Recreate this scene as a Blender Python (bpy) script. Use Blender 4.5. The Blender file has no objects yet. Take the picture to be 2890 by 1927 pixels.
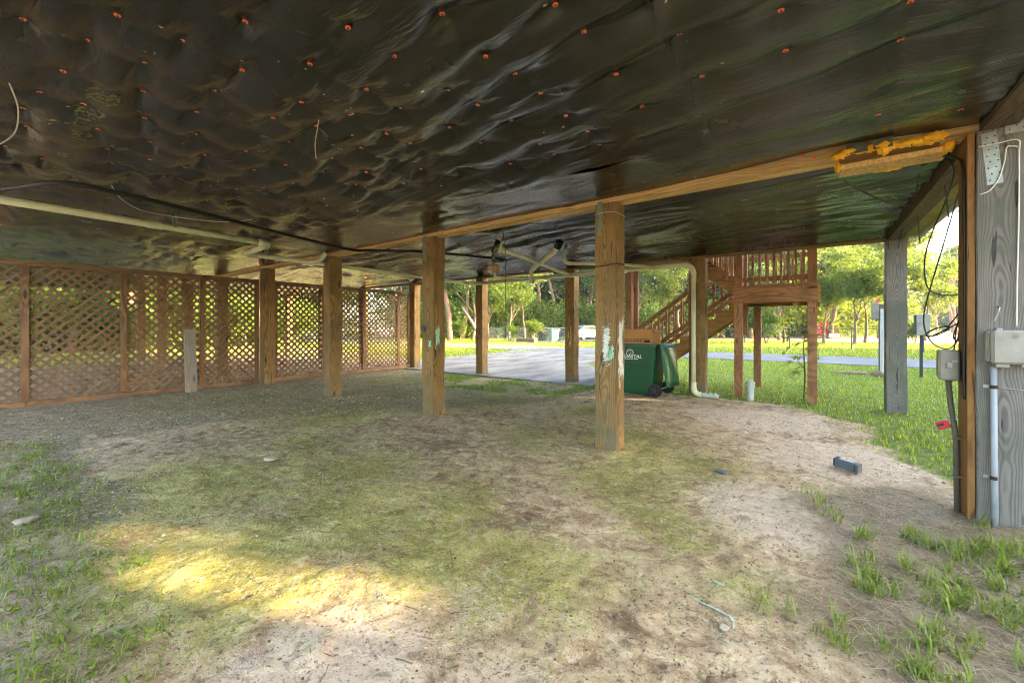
import bpy, bmesh, math, random
import numpy as np
from mathutils import Vector, Matrix
random.seed(7)
RNG = np.random.default_rng(11)
R = math.radians
scene = bpy.context.scene
COL = scene.collection

# ------------------------------------------------------------ camera, sky, sun, exposure
cam_d = bpy.data.cameras.new("camera")
cam = bpy.data.objects.new("camera", cam_d)
COL.objects.link(cam)
cam.location = (0, 0, 1.366)
cam.rotation_euler = (R(90), 0, 0.6381)
cam_d.sensor_width = 36.0
cam_d.lens = 14.34
cam_d.shift_y = -0.0151
cam_d.clip_start = 0.05
cam_d.clip_end = 600
scene.camera = cam

SUN_AZ, SUN_EL = R(23), R(17)          # azimuth from +X towards +Y
world = bpy.data.worlds.new("World")
scene.world = world
world.use_nodes = True
wn = world.node_tree
sky = wn.nodes.new("ShaderNodeTexSky")
sky.sky_type = 'NISHITA'
sky.sun_disc = False
sky.sun_elevation = SUN_EL
sky.sun_rotation = R(90) - SUN_AZ
sky.air_density = 1.0
sky.dust_density = 2.5
sky.ozone_density = 1.0
wn.links.new(sky.outputs[0], wn.nodes["Background"].inputs[0])
wn.nodes["Background"].inputs[1].default_value = 0.15

sun_d = bpy.data.lights.new("sun", 'SUN')
sun_d.energy = 2.0
sun_d.angle = R(0.53)
sun_d.color = (1.0, 0.84, 0.55)
sun = bpy.data.objects.new("sun", sun_d)
COL.objects.link(sun)
sdir = Vector((math.cos(SUN_AZ) * math.cos(SUN_EL), math.sin(SUN_AZ) * math.cos(SUN_EL), math.sin(SUN_EL)))
sun.rotation_euler = sdir.to_track_quat('Z', 'Y').to_euler()
sun.location = (30, 12, 15)

vs = scene.view_settings
vs.view_transform = 'Standard'
vs.look = 'None'
vs.exposure = 3.9
vs.gamma = 1.0
vs.use_curve_mapping = False
scene.cycles.use_denoising = True
scene.cycles.filter_width = 1.1
scene.cycles.use_adaptive_sampling = True
scene.cycles.adaptive_threshold = 0.03
scene.cycles.max_bounces = 5
scene.cycles.diffuse_bounces = 4
scene.cycles.glossy_bounces = 3
scene.cycles.transmission_bounces = 3
scene.cycles.transparent_max_bounces = 6

# ------------------------------------------------------------ helpers
def lin(r, g, b):
    f = lambda c: (c / 255 / 12.92) if c <= 10 else ((c / 255 + 0.055) / 1.055) ** 2.4
    return (f(r), f(g), f(b), 1)

class NT:
    """small node-tree writer"""
    def __init__(s, name, rough=0.8, spec=0.3):
        s.m = bpy.data.materials.new(name)
        s.m.use_nodes = True
        s.t = s.m.node_tree
        s.b = s.t.nodes["Principled BSDF"]
        s.b.inputs["Roughness"].default_value = rough
        s.b.inputs["Specular IOR Level"].default_value = spec
        s.out = s.t.nodes["Material Output"]
    def n(s, typ, **kw):
        nd = s.t.nodes.new(typ)
        for k, v in kw.items():
            if k in nd.inputs.keys() if isinstance(k, str) else False:
                pass
            setattr(nd, k, v)
        return nd
    def l(s, a, b):
        s.t.links.new(a, b)
    def put(s, v, sock):
        if hasattr(v, "is_linked") or hasattr(v, "links"):
            s.l(v, sock)
        else:
            sock.default_value = v
    def coord(s, kind="Object", scale=(1, 1, 1), rnd=False):
        tc = s.n("ShaderNodeTexCoord")
        o = tc.outputs[kind]
        if rnd:
            oi = s.n("ShaderNodeObjectInfo")
            mu = s.n("ShaderNodeVectorMath", operation='MULTIPLY')
            s.l(oi.outputs["Random"], mu.inputs[0]); mu.inputs[1].default_value = (37, 53, 71)
            ad = s.n("ShaderNodeVectorMath", operation='ADD')
            s.l(o, ad.inputs[0]); s.l(mu.outputs[0], ad.inputs[1]); o = ad.outputs[0]
        mp = s.n("ShaderNodeMapping")
        mp.inputs["Scale"].default_value = scale
        s.l(o, mp.inputs["Vector"])
        return mp.outputs[0]
    def noise(s, vec, scale, detail=4, rough=0.55, dist=0.0, out="Fac"):
        nd = s.n("ShaderNodeTexNoise")
        if vec is not None: s.l(vec, nd.inputs["Vector"])
        nd.inputs["Scale"].default_value = scale
        nd.inputs["Detail"].default_value = detail
        nd.inputs["Roughness"].default_value = rough
        nd.inputs["Distortion"].default_value = dist
        return nd.outputs[out]
    def vor(s, vec, scale, feature='F1', out="Distance", rnd=1.0):
        nd = s.n("ShaderNodeTexVoronoi", feature=feature)
        if vec is not None: s.l(vec, nd.inputs["Vector"])
        nd.inputs["Scale"].default_value = scale
        nd.inputs["Randomness"].default_value = rnd
        return nd.outputs[out]
    def ramp(s, fac, stops):
        nd = s.n("ShaderNodeValToRGB")
        s.l(fac, nd.inputs[0])
        e = nd.color_ramp.elements
        while len(e) < len(stops): e.new(0.5)
        for i, (p, c) in enumerate(stops):
            e[i].position = p
            e[i].color = c if not isinstance(c, (int, float)) else (c, c, c, 1)
        return nd.outputs[0]
    def mix(s, fac, a, b, mode='MIX'):
        nd = s.n("ShaderNodeMix", data_type='RGBA', blend_type=mode)
        s.put(fac, nd.inputs[0]); s.put(a, nd.inputs[6]); s.put(b, nd.inputs[7])
        return nd.outputs[2]
    def math(s, op, a, b=0.5, clamp=False):
        nd = s.n("ShaderNodeMath", operation=op, use_clamp=clamp)
        s.put(a, nd.inputs[0]); s.put(b, nd.inputs[1])
        return nd.outputs[0]
    def smooth(s, v, a, b):
        nd = s.n("ShaderNodeMapRange", interpolation_type='SMOOTHSTEP')
        s.l(v, nd.inputs[0]); nd.inputs[1].default_value = a; nd.inputs[2].default_value = b
        return nd.outputs[0]
    def bump(s, h, strength=0.3, dist=0.01, normal=None):
        nd = s.n("ShaderNodeBump")
        nd.inputs["Strength"].default_value = strength
        nd.inputs["Distance"].default_value = dist
        s.l(h, nd.inputs["Height"])
        if normal is not None: s.l(normal, nd.inputs["Normal"])
        return nd.outputs[0]
    def attr(s, name, out="Color"):
        nd = s.n("ShaderNodeAttribute"); nd.attribute_name = name
        return nd.outputs[out]
    def base(s, c): s.put(c, s.b.inputs["Base Color"]); return s
    def normal(s, nrm): s.l(nrm, s.b.inputs["Normal"]); return s
    def rough(s, r): s.put(r, s.b.inputs["Roughness"]); return s

def simple(name, col, rough=0.6, spec=0.4, metal=0.0, var=0.25, scale=6.0, bump=0.0, bscale=60.0):
    m = NT(name, rough, spec)
    v = m.coord("Object", rnd=True)
    n = m.noise(v, scale, 5, 0.6)
    d = tuple(c * (1 - var) for c in col[:3]) + (1,)
    u = tuple(min(1, c * (1 + var)) for c in col[:3]) + (1,)
    m.base(m.ramp(n, [(0.3, d), (0.7, u)]))
    m.b.inputs["Metallic"].default_value = metal
    if bump:
        m.normal(m.bump(m.noise(v, bscale, 4), bump, 0.01))
    return m.m

def wood(name, dark, mid, light, axis='Z', ring=34.0, stain=None, contrast=1.0, rough=0.75, algae=0.0):
    """solid-texture timber: growth rings stretched along the grain, knots, weathering"""
    m = NT(name, rough, 0.25)
    st = {'X': (0.07, 1, 1), 'Y': (1, 0.07, 1), 'Z': (1, 1, 0.07)}[axis]
    v = m.coord("Object", rnd=True)
    mp = m.n("ShaderNodeMapping"); mp.inputs["Scale"].default_value = st; m.l(v, mp.inputs["Vector"]); vs_ = mp.outputs[0]
    # knots: cells of a voronoi squeezed along the grain
    kst = {'X': (0.75, 2.6, 2.6), 'Y': (2.6, 0.75, 2.6), 'Z': (2.6, 2.6, 0.75)}[axis]
    mk = m.n("ShaderNodeMapping"); mk.inputs["Scale"].default_value = kst; m.l(v, mk.inputs["Vector"])
    kd = m.vor(mk.outputs[0], 1.6)
    knot = m.smooth(kd, 0.13, 0.05)
    pull = m.smooth(kd, 0.45, 0.05)
    fine = m.noise(vs_, 60, 3, 0.6)
    v0 = m.coord("Object")
    sx = m.n("ShaderNodeSeparateXYZ"); m.l(v0, sx.inputs[0])
    a, b = {'X': (1, 2), 'Y': (0, 2), 'Z': (0, 1)}[axis]
    gst = {'X': (.55, 0.02, 0.02), 'Y': (0.02, .55, 0.02), 'Z': (0.02, 0.02, .55)}[axis]
    mg = m.n("ShaderNodeMapping"); mg.inputs["Scale"].default_value = gst; m.l(v, mg.inputs["Vector"])
    w1 = m.noise(mg.outputs[0], 1.3, 2, 0.5); w2 = m.noise(mg.outputs[0], 2.3, 2, 0.5)
    mw = m.n("ShaderNodeMapping"); mw.inputs["Scale"].default_value = {'X': (.4, 1, 1), 'Y': (1, .4, 1), 'Z': (1, 1, .4)}[axis]; m.l(v, mw.inputs["Vector"])
    w3 = m.noise(mw.outputs[0], 5.0, 3, 0.55)
    da = m.math('SUBTRACT', sx.outputs[a], m.math('ADD', 0.07, m.math('MULTIPLY', w1, 0.10)))
    db = m.math('SUBTRACT', sx.outputs[b], m.math('ADD', -0.04, m.math('MULTIPLY', w2, 0.20)))
    rad = m.math('SQRT', m.math('ADD', m.math('MULTIPLY', da, da), m.math('MULTIPLY', db, db)))
    rad = m.math('ADD', rad, m.math('ADD', m.math('MULTIPLY', w3, 0.012), m.math('MULTIPLY', pull, 0.03)))
    rings = m.math('SINE', m.math('MULTIPLY', rad, ring * 9.0))
    rr = m.smooth(rings, -0.7, 1.0)
    rr = m.math('MULTIPLY', rr, m.ramp(m.noise(vs_, 9, 3, .6), [(.25, .35), (.7, 1.0)]))
    g = m.math('ADD', m.math('MULTIPLY', rr, 0.65 * contrast), m.math('MULTIPLY', fine, 0.45))
    c = m.ramp(g, [(0.12, light), (0.5, mid), (0.95, dark)])
    big = m.noise(v, 1.3, 4, 0.6)
    c = m.mix(m.math('MULTIPLY', m.smooth(big, 0.35, 0.75), 0.45), c, dark)
    oi_ = m.n("ShaderNodeObjectInfo")
    c = m.mix(m.math('MULTIPLY', oi_.outputs["Random"], 0.35), c, tuple(.6 * x + .4 * y for x, y in zip(mid, lin(112, 104, 92))))
    if stain is not None:
        sn = m.noise(v, 2.6, 5, 0.65)
        c = m.mix(m.math('MULTIPLY', m.smooth(sn, 0.48, 0.72), 0.75), c, stain)
    if algae:
        sz = m.n("ShaderNodeSeparateXYZ"); m.l(m.coord("Object"), sz.inputs[0])
        low = m.smooth(sz.outputs[2], 0.75, 0.0)
        an = m.math('MULTIPLY', low, m.smooth(m.noise(v, 5, 4), 0.35, 0.65))
        c = m.mix(m.math('MULTIPLY', an, algae), c, (0.13, 0.12, 0.075, 1))
    ck = m.smooth(m.noise(vs_, 30, 2, 0.5), 0.665, 0.70)
    c = m.mix(m.math('MULTIPLY', ck, 0.7), c, tuple(x * 0.25 for x in dark[:3]) + (1,))
    c = m.mix(m.math('MULTIPLY', knot, 0.8), c, tuple(x * 0.35 for x in dark[:3]) + (1,))
    m.base(c)
    cr = m.noise(vs_, 120, 2, 0.5)
    hgt = m.math('ADD', m.math('ADD', m.math('MULTIPLY', rr, -0.6), cr), m.math('MULTIPLY', ck, -2.0))
    m.normal(m.bump(hgt, 0.35, 0.003))
    return m.m

# numpy value noise for meshes
def vnoise(x, y, seed=0):
    xi = np.floor(x).astype(np.int64); yi = np.floor(y).astype(np.int64)
    xf = x - xi; yf = y - yi
    u = xf * xf * (3 - 2 * xf); v = yf * yf * (3 - 2 * yf)
    def h(a, b):
        k = (a * 374761393 + b * 668265263 + seed * 1442695041) & 0x7fffffff
        k = ((k ^ (k >> 13)) * 1274126177) & 0x7fffffff
        return ((k ^ (k >> 16)) & 0xffff) / 65535.0
    return ((h(xi, yi) * (1 - u) + h(xi + 1, yi) * u) * (1 - v) + (h(xi, yi + 1) * (1 - u) + h(xi + 1, yi + 1) * u) * v)
def fbm(x, y, seed=0, oct=4, gain=0.5):
    s = 0; a = 1; t = 0
    for i in range(oct):
        s = s + a * vnoise(x * 2 ** i, y * 2 ** i, seed + i * 17); t += a; a *= gain
    return s / t
def sstep(v, a, b):
    t = np.clip((v - a) / (b - a), 0, 1)
    return t * t * (3 - 2 * t)

class MB:
    """mesh collector; build() links ONE object"""
    def __init__(s): s.v = []; s.f = []; s.mi = []
    def face(s, pts, mi=0):
        i = len(s.v); s.v += [tuple(p) for p in pts]; s.f.append(tuple(range(i, i + len(pts)))); s.mi.append(mi)
    def box(s, lo, hi, mi=0, M=None):
        x0, y0, z0 = lo; x1, y1, z1 = hi
        p = [(x0, y0, z0), (x1, y0, z0), (x1, y1, z0), (x0, y1, z0), (x0, y0, z1), (x1, y0, z1), (x1, y1, z1), (x0, y1, z1)]
        if M is not None: p = [tuple(M @ Vector(q)) for q in p]
        i = len(s.v); s.v += p
        for q in ((0, 3, 2, 1), (4, 5, 6, 7), (0, 1, 5, 4), (1, 2, 6, 5), (2, 3, 7, 6), (3, 0, 4, 7)):
            s.f.append(tuple(i + k for k in q)); s.mi.append(mi)
        return s
    def bar(s, a, b, w, t, mi=0, up=(0, 0, 1)):
        """rectangular bar from a to b, width w along side, thickness t along up"""
        a = Vector(a); b = Vector(b); d = (b - a); L = d.length; d.normalize()
        u = Vector(up); sd = d.cross(u)
        if sd.length < 1e-4: sd = d.cross(Vector((1, 0, 0)))
        sd.normalize(); u = sd.cross(d).normalized()
        M = Matrix(((d.x, sd.x, u.x, a.x), (d.y, sd.y, u.y, a.y), (d.z, sd.z, u.z, a.z), (0, 0, 0, 1)))
        return s.box((0, -w / 2, -t / 2), (L, w / 2, t / 2), mi, M)
    def tube(s, pts, r, n=8, mi=0, cap=True):
        pts = [Vector(p) for p in pts]
        rs = r if isinstance(r, (list, tuple)) else [r] * len(pts)
        rings = []
        prev = None
        for k, p in enumerate(pts):
            d = (pts[min(k + 1, len(pts) - 1)] - pts[max(k - 1, 0)]).normalized()
            if prev is None:
                a = d.orthogonal().normalized()
            else:
                a = prev - d * prev.dot(d)
                a = a.normalized() if a.length > 1e-5 else d.orthogonal().normalized()
            prev = a; b = d.cross(a)
            i = len(s.v)
            for j in range(n):
                t = 2 * math.pi * j / n
                s.v.append(tuple(p + (a * math.cos(t) + b * math.sin(t)) * rs[k]))
            rings.append(i)
        for k in range(len(rings) - 1):
            i, q = rings[k], rings[k + 1]
            for j in range(n):
                s.f.append((i + j, i + (j + 1) % n, q + (j + 1) % n, q + j)); s.mi.append(mi)
        if cap:
            s.f.append(tuple(rings[0] + j for j in range(n))[::-1]); s.mi.append(mi)
            s.f.append(tuple(rings[-1] + j for j in range(n))); s.mi.append(mi)
        return s
    def mesh(s, name, mats, smooth=False, bevel=0.0):
        me = bpy.data.meshes.new(name)
        me.from_pydata(s.v, [], s.f)
        for m in (mats if isinstance(mats, (list, tuple)) else [mats]): me.materials.append(m)
        if any(s.mi): me.polygons.foreach_set("material_index", s.mi)
        if bevel:
            bm = bmesh.new(); bm.from_mesh(me)
            bmesh.ops.bevel(bm, geom=[e for e in bm.edges], offset=bevel, segments=1, affect='EDGES', profile=0.6)
            bm.to_mesh(me); bm.free()
        if smooth: me.shade_smooth()
        me.update()
        return me
    def build(s, name, mats, parent=None, loc=(0, 0, 0), rot=(0, 0, 0), smooth=False, bevel=0.0, **props):
        return obj(name, s.mesh(name, mats, smooth, bevel), parent, loc, rot, **props)

def obj(name, me, parent=None, loc=(0, 0, 0), rot=(0, 0, 0), scale=None, **props):
    o = bpy.data.objects.new(name, me)
    COL.objects.link(o)
    o.location = loc; o.rotation_euler = rot
    if scale is not None: o.scale = scale
    if parent is not None: o.parent = parent
    for k, v in props.items(): o[k] = v
    return o
def thing(name, label, cat, loc=(0, 0, 0), rot=(0, 0, 0), group=None):
    o = obj(name, None, None, loc, rot, label=label, category=cat)
    o.empty_display_size = 0.1
    if group: o["group"] = group
    return o
def npmesh(name, verts, faces, mats, smooth=False):
    """fast mesh from numpy arrays, faces all the same size"""
    me = bpy.data.meshes.new(name)
    nf, k = faces.shape
    me.vertices.add(len(verts)); me.vertices.foreach_set("co", np.ascontiguousarray(verts, dtype=np.float32).ravel())
    me.loops.add(nf * k); me.loops.foreach_set("vertex_index", np.ascontiguousarray(faces, dtype=np.int32).ravel())
    me.polygons.add(nf)
    me.polygons.foreach_set("loop_start", np.arange(0, nf * k, k, dtype=np.int32))
    me.polygons.foreach_set("loop_total", np.full(nf, k, dtype=np.int32))
    if smooth: me.polygons.foreach_set("use_smooth", np.ones(nf, dtype=bool))
    for m in (mats if isinstance(mats, (list, tuple)) else [mats]): me.materials.append(m)
    me.update(calc_edges=True)
    return me
def gridfaces(nx, ny):
    i = np.arange(nx - 1)[:, None] * ny + np.arange(ny - 1)[None, :]
    i = i.ravel()
    return np.stack([i, i + ny, i + ny + 1, i + 1], 1)
def bez(pts, n=8):
    """Catmull-Rom through points"""
    P = [Vector(p) for p in pts]; out = []
    for i in range(len(P) - 1):
        p0 = P[max(i - 1, 0)]; p1 = P[i]; p2 = P[i + 1]; p3 = P[min(i + 2, len(P) - 1)]
        for k in range(n):
            t = k / n
            out.append(0.5 * ((2 * p1) + (p2 - p0) * t + (2 * p0 - 5 * p1 + 4 * p2 - p3) * t * t + (3 * p1 - p0 - 3 * p2 + p3) * t ** 3))
    out.append(P[-1]); return out
def copy_tree(o, parent=None):
    c_ = o.copy(); COL.objects.link(c_); c_.parent = parent
    for ch in list(o.children): copy_tree(ch, c_)
    return c_

# ------------------------------------------------------------ materials
M_POST = wood("timber_post", lin(70, 50, 24), lin(120, 91, 48), lin(154, 122, 72), 'Z', 46, stain=lin(92, 78, 46), contrast=0.75, algae=0.7)
M_GREY = wood("timber_grey", lin(58, 54, 49), lin(98, 92, 84), lin(134, 127, 116), 'Z', 76, stain=lin(92, 96, 80), contrast=0.62, algae=0.0)
M_SIDE = wood("timber_amber", lin(78, 48, 18), lin(118, 78, 34), lin(140, 98, 46), 'Z', 40, contrast=0.5)
M_BEAM = wood("timber_pine", lin(150, 112, 60), lin(194, 156, 98), lin(220, 186, 128), 'X', 40, contrast=0.7)
M_BEAMY = wood("timber_rim", lin(56, 45, 34), lin(88, 72, 54), lin(108, 90, 70), 'Y', 40, contrast=0.6)
M_RIMX = wood("timber_rim_x", lin(74, 52, 30), lin(118, 86, 50), lin(140, 106, 66), 'X', 40, contrast=0.6)
M_DECK = wood("timber_deck", lin(92, 58, 36), lin(140, 96, 64), lin(164, 120, 84), 'Z', 45, stain=lin(120, 84, 50), contrast=0.6)
M_DECKX = wood("timber_deck_x", lin(96, 62, 38), lin(142, 98, 62), lin(164, 120, 80), 'X', 45, stain=lin(120, 84, 50), contrast=0.6)
M_STEP = wood("timber_step", lin(112, 78, 34), lin(158, 116, 60), lin(180, 140, 82), 'X', 45, contrast=0.6)
M_LATT = wood("timber_lattice", lin(62, 45, 30), lin(106, 78, 51), lin(142, 109, 76), 'Y', 45, stain=lin(116, 92, 78), contrast=0.5)
M_LATTZ = wood("timber_lattice_z", lin(66, 46, 29), lin(106, 76, 48), lin(136, 102, 68), 'Z', 45, stain=lin(128, 100, 72), contrast=0.6)
M_PLANK = wood("timber_silver", lin(92, 82, 72), lin(128, 116, 104), lin(152, 140, 126), 'Z', 36, contrast=0.5)
M_PLY = simple("plywood", lin(150, 138, 84), 0.85, 0.2, var=0.3, scale=5, bump=0.2)
M_OSB = simple("oriented_strand_board", lin(206, 168, 106), 0.9, 0.2, var=0.35, scale=40, bump=0.6, bscale=50)
M_PVC = simple("pvc_cream", lin(204, 202, 164), 0.45, 0.45, var=0.14, scale=4)
M_PVCW = simple("pvc_white", lin(178, 178, 170), 0.45, 0.45, var=0.12, scale=6)
M_GALV = simple("galvanised_steel", lin(150, 156, 150), 0.45, 0.5, metal=0.6, var=0.2, scale=20)
M_GALVG = simple("galvanised_green", lin(112, 128, 108), 0.6, 0.4, metal=0.3, var=0.2, scale=20)
M_HOLE = simple("dark_hole", lin(22, 22, 22), 0.9, 0.1, var=0.1)
M_BOX = simple("grey_box_plastic", lin(150, 144, 130), 0.55, 0.4, var=0.22, scale=7, bump=0.05)
M_BOX2 = simple("taupe_box_plastic", lin(126, 120, 104), 0.55, 0.4, var=0.22, scale=7, bump=0.05)
M_COND = simple("grey_conduit", lin(150, 154, 158), 0.45, 0.4, var=0.1)
M_COND2 = simple("brown_conduit", lin(94, 84, 70), 0.6, 0.3, var=0.2)
M_BLACK = simple("black_cable", lin(26, 25, 24), 0.5, 0.4, var=0.2)
M_BROWNW = simple("rusty_wire", lin(58, 40, 26), 0.7, 0.3, var=0.2)
M_WHITEW = simple("white_wire", lin(214, 208, 190), 0.5, 0.4, var=0.1)
M_RED = simple("red_plastic", lin(196, 30, 54), 0.4, 0.5, var=0.1)
M_FOAM = simple("orange_foam", lin(250, 176, 40), 0.7, 0.3, var=0.25, scale=14, bump=0.5, bscale=30)
M_TORN = simple("torn_green_board", lin(84, 92, 76), 0.9, 0.2, var=0.2, scale=20, bump=0.3)
M_ORANGE = simple("orange_cap", lin(255, 124, 76), 0.5, 0.4, var=0.08)
M_GREENP = simple("green_bin_plastic", lin(4, 70, 38), 0.35, 0.5, var=0.12, scale=3)
M_GREENL = simple("green_lid_plastic", lin(16, 86, 54), 0.3, 0.5, var=0.12, scale=3)
M_RUBBER = simple("black_rubber", lin(30, 29, 28), 0.7, 0.3, var=0.2)
M_CARD = simple("cardboard", lin(178, 128, 78), 0.85, 0.2, var=0.1, scale=4, bump=0.05)
M_PRINT = simple("box_print", lin(44, 32, 22), 0.8, 0.2, var=0.1)
M_WHITE = simple("white_print", lin(238, 238, 232), 0.6, 0.3, var=0.03)
M_BATT = simple("charcoal_plastic", lin(82, 86, 92), 0.5, 0.4, var=0.15)
M_STONE = simple("pale_stone", lin(168, 154, 130), 0.9, 0.2, var=0.2, scale=9, bump=0.3)
M_DKPL = simple("dark_plastic", lin(44, 46, 50), 0.5, 0.4, var=0.1)
M_PAPER = simple("white_scrap", lin(224, 224, 220), 0.8, 0.2, var=0.05)
M_BRICK = simple("red_brick_wall", lin(150, 78, 60), 0.9, 0.2, var=0.2, scale=8)
M_SIDING = simple("pale_siding", lin(206, 204, 196), 0.8, 0.2, var=0.06)
M_SHINGLE = simple("roof_shingle", lin(140, 138, 136), 0.9, 0.2, var=0.15, scale=10)
M_CARW = simple("silver_car_paint", lin(118, 122, 130), 0.25, 0.6, metal=0.2, var=0.03)
M_CARR = simple("red_car_paint", lin(186, 34, 26), 0.25, 0.6, var=0.03)
M_GLASS = simple("car_glass", lin(40, 48, 54), 0.1, 0.7, var=0.1)
M_TAIL = simple("tail_lamp", lin(190, 30, 28), 0.3, 0.5, var=0.05)
M_CHROME = simple("chrome", lin(190, 190, 190), 0.2, 0.5, metal=0.9, var=0.05)
M_ROT = simple("rotten_log", lin(150, 128, 108), 0.9, 0.1, var=0.3, scale=12, bump=0.5)
M_MINT = None

def membrane_mat():
    m = NT("black_membrane", 0.3, 0.8)
    v = m.coord("Object")
    n1 = m.noise(v, 1.1, 5, 0.6)
    n2 = m.noise(v, 7, 4, 0.6)
    c = m.mix(m.smooth(n1, 0.4, 0.7), lin(17, 13, 11), lin(42, 33, 25))
    # algae on the damp right-hand side, a real growth with its own patches
    sx = m.n("ShaderNodeSeparateXYZ"); m.l(v, sx.inputs[0])
    gx = m.smooth(sx.outputs[0], -1.6, 0.6)
    g = m.math('MULTIPLY', gx, m.smooth(n2, 0.25, 0.7))
    c = m.mix(m.math('MULTIPLY', g, 0.7), c, lin(60, 60, 42))
    # a fibrous olive growth along one joist at the left
    yy = m.math('ABSOLUTE', m.math('SUBTRACT', m.math('ADD', sx.outputs[1], m.math('MULTIPLY', n2, 0.10)), 0.57))
    xx = m.math('MULTIPLY', m.smooth(sx.outputs[0], -6.3, -5.6), m.smooth(sx.outputs[0], -3.1, -3.6))
    gr = m.math('MULTIPLY', m.math('MULTIPLY', m.smooth(yy, 0.11, 0.05), xx), m.smooth(m.noise(v, 38, 4, .7), .44, .58))
    c = m.mix(m.math('MULTIPLY', gr, .8), c, lin(112, 102, 56))
    d = m.smooth(m.noise(v, 55, 3, 0.7), 0.62, 0.75)
    c = m.mix(m.math('MULTIPLY', d, 0.15), c, lin(120, 112, 98))
    m.base(c)
    m.rough(m.ramp(m.noise(v, 3.5, 4), [(0.3, 0.17), (0.75, 0.30)]))
    m.b.inputs["IOR"].default_value = 1.53
    mp = m.n("ShaderNodeMapping"); mp.inputs["Scale"].default_value = (1.0, 5.0, 1.0); mp.inputs["Rotation"].default_value = (0, 0, 0.2); m.l(v, mp.inputs["Vector"])
    w1 = m.noise(mp.outputs[0], 9, 2, 0.5, 0.6)
    m.normal(m.bump(w1, 0.25, 0.02))
    return m.m
M_MEMB = membrane_mat()

def concrete_mat():
    m = NT("driveway_concrete", 0.85, 0.3)
    v = m.coord("Object")
    mp = m.n("ShaderNodeMapping"); mp.inputs["Scale"].default_value = (1, 0.35, 1); mp.inputs["Rotation"].default_value = (0, 0, -0.9); m.l(v, mp.inputs["Vector"])
    n = m.noise(mp.outputs[0], 1.6, 6, 0.65)
    n2 = m.noise(v, 30, 4, 0.6)
    c = m.ramp(n, [(0.3, lin(76, 70, 62)), (0.5, lin(124, 116, 104)), (0.72, lin(156, 147, 133))])
    c = m.mix(m.math('MULTIPLY', m.smooth(n2, 0.5, 0.75), 0.35), c, lin(90, 86, 84))
    m.base(c); m.normal(m.bump(n2, 0.2, 0.006))
    return m.m
M_CONC = concrete_mat()
def asphalt_mat():
    m = NT("road_asphalt", 0.9, 0.3)
    v = m.coord("Object")
    n = m.noise(v, 0.8, 5, 0.6); n2 = m.noise(v, 60, 4, 0.7)
    c = m.ramp(n, [(0.3, lin(96, 94, 92)), (0.7, lin(126, 123, 120))])
    c = m.mix(m.math('MULTIPLY', m.smooth(n2, 0.45, 0.7), 0.5), c, lin(80, 80, 86))
    m.base(c); m.normal(m.bump(n2, 0.3, 0.008))
    return m.m
M_ASPH = asphalt_mat()

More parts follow.
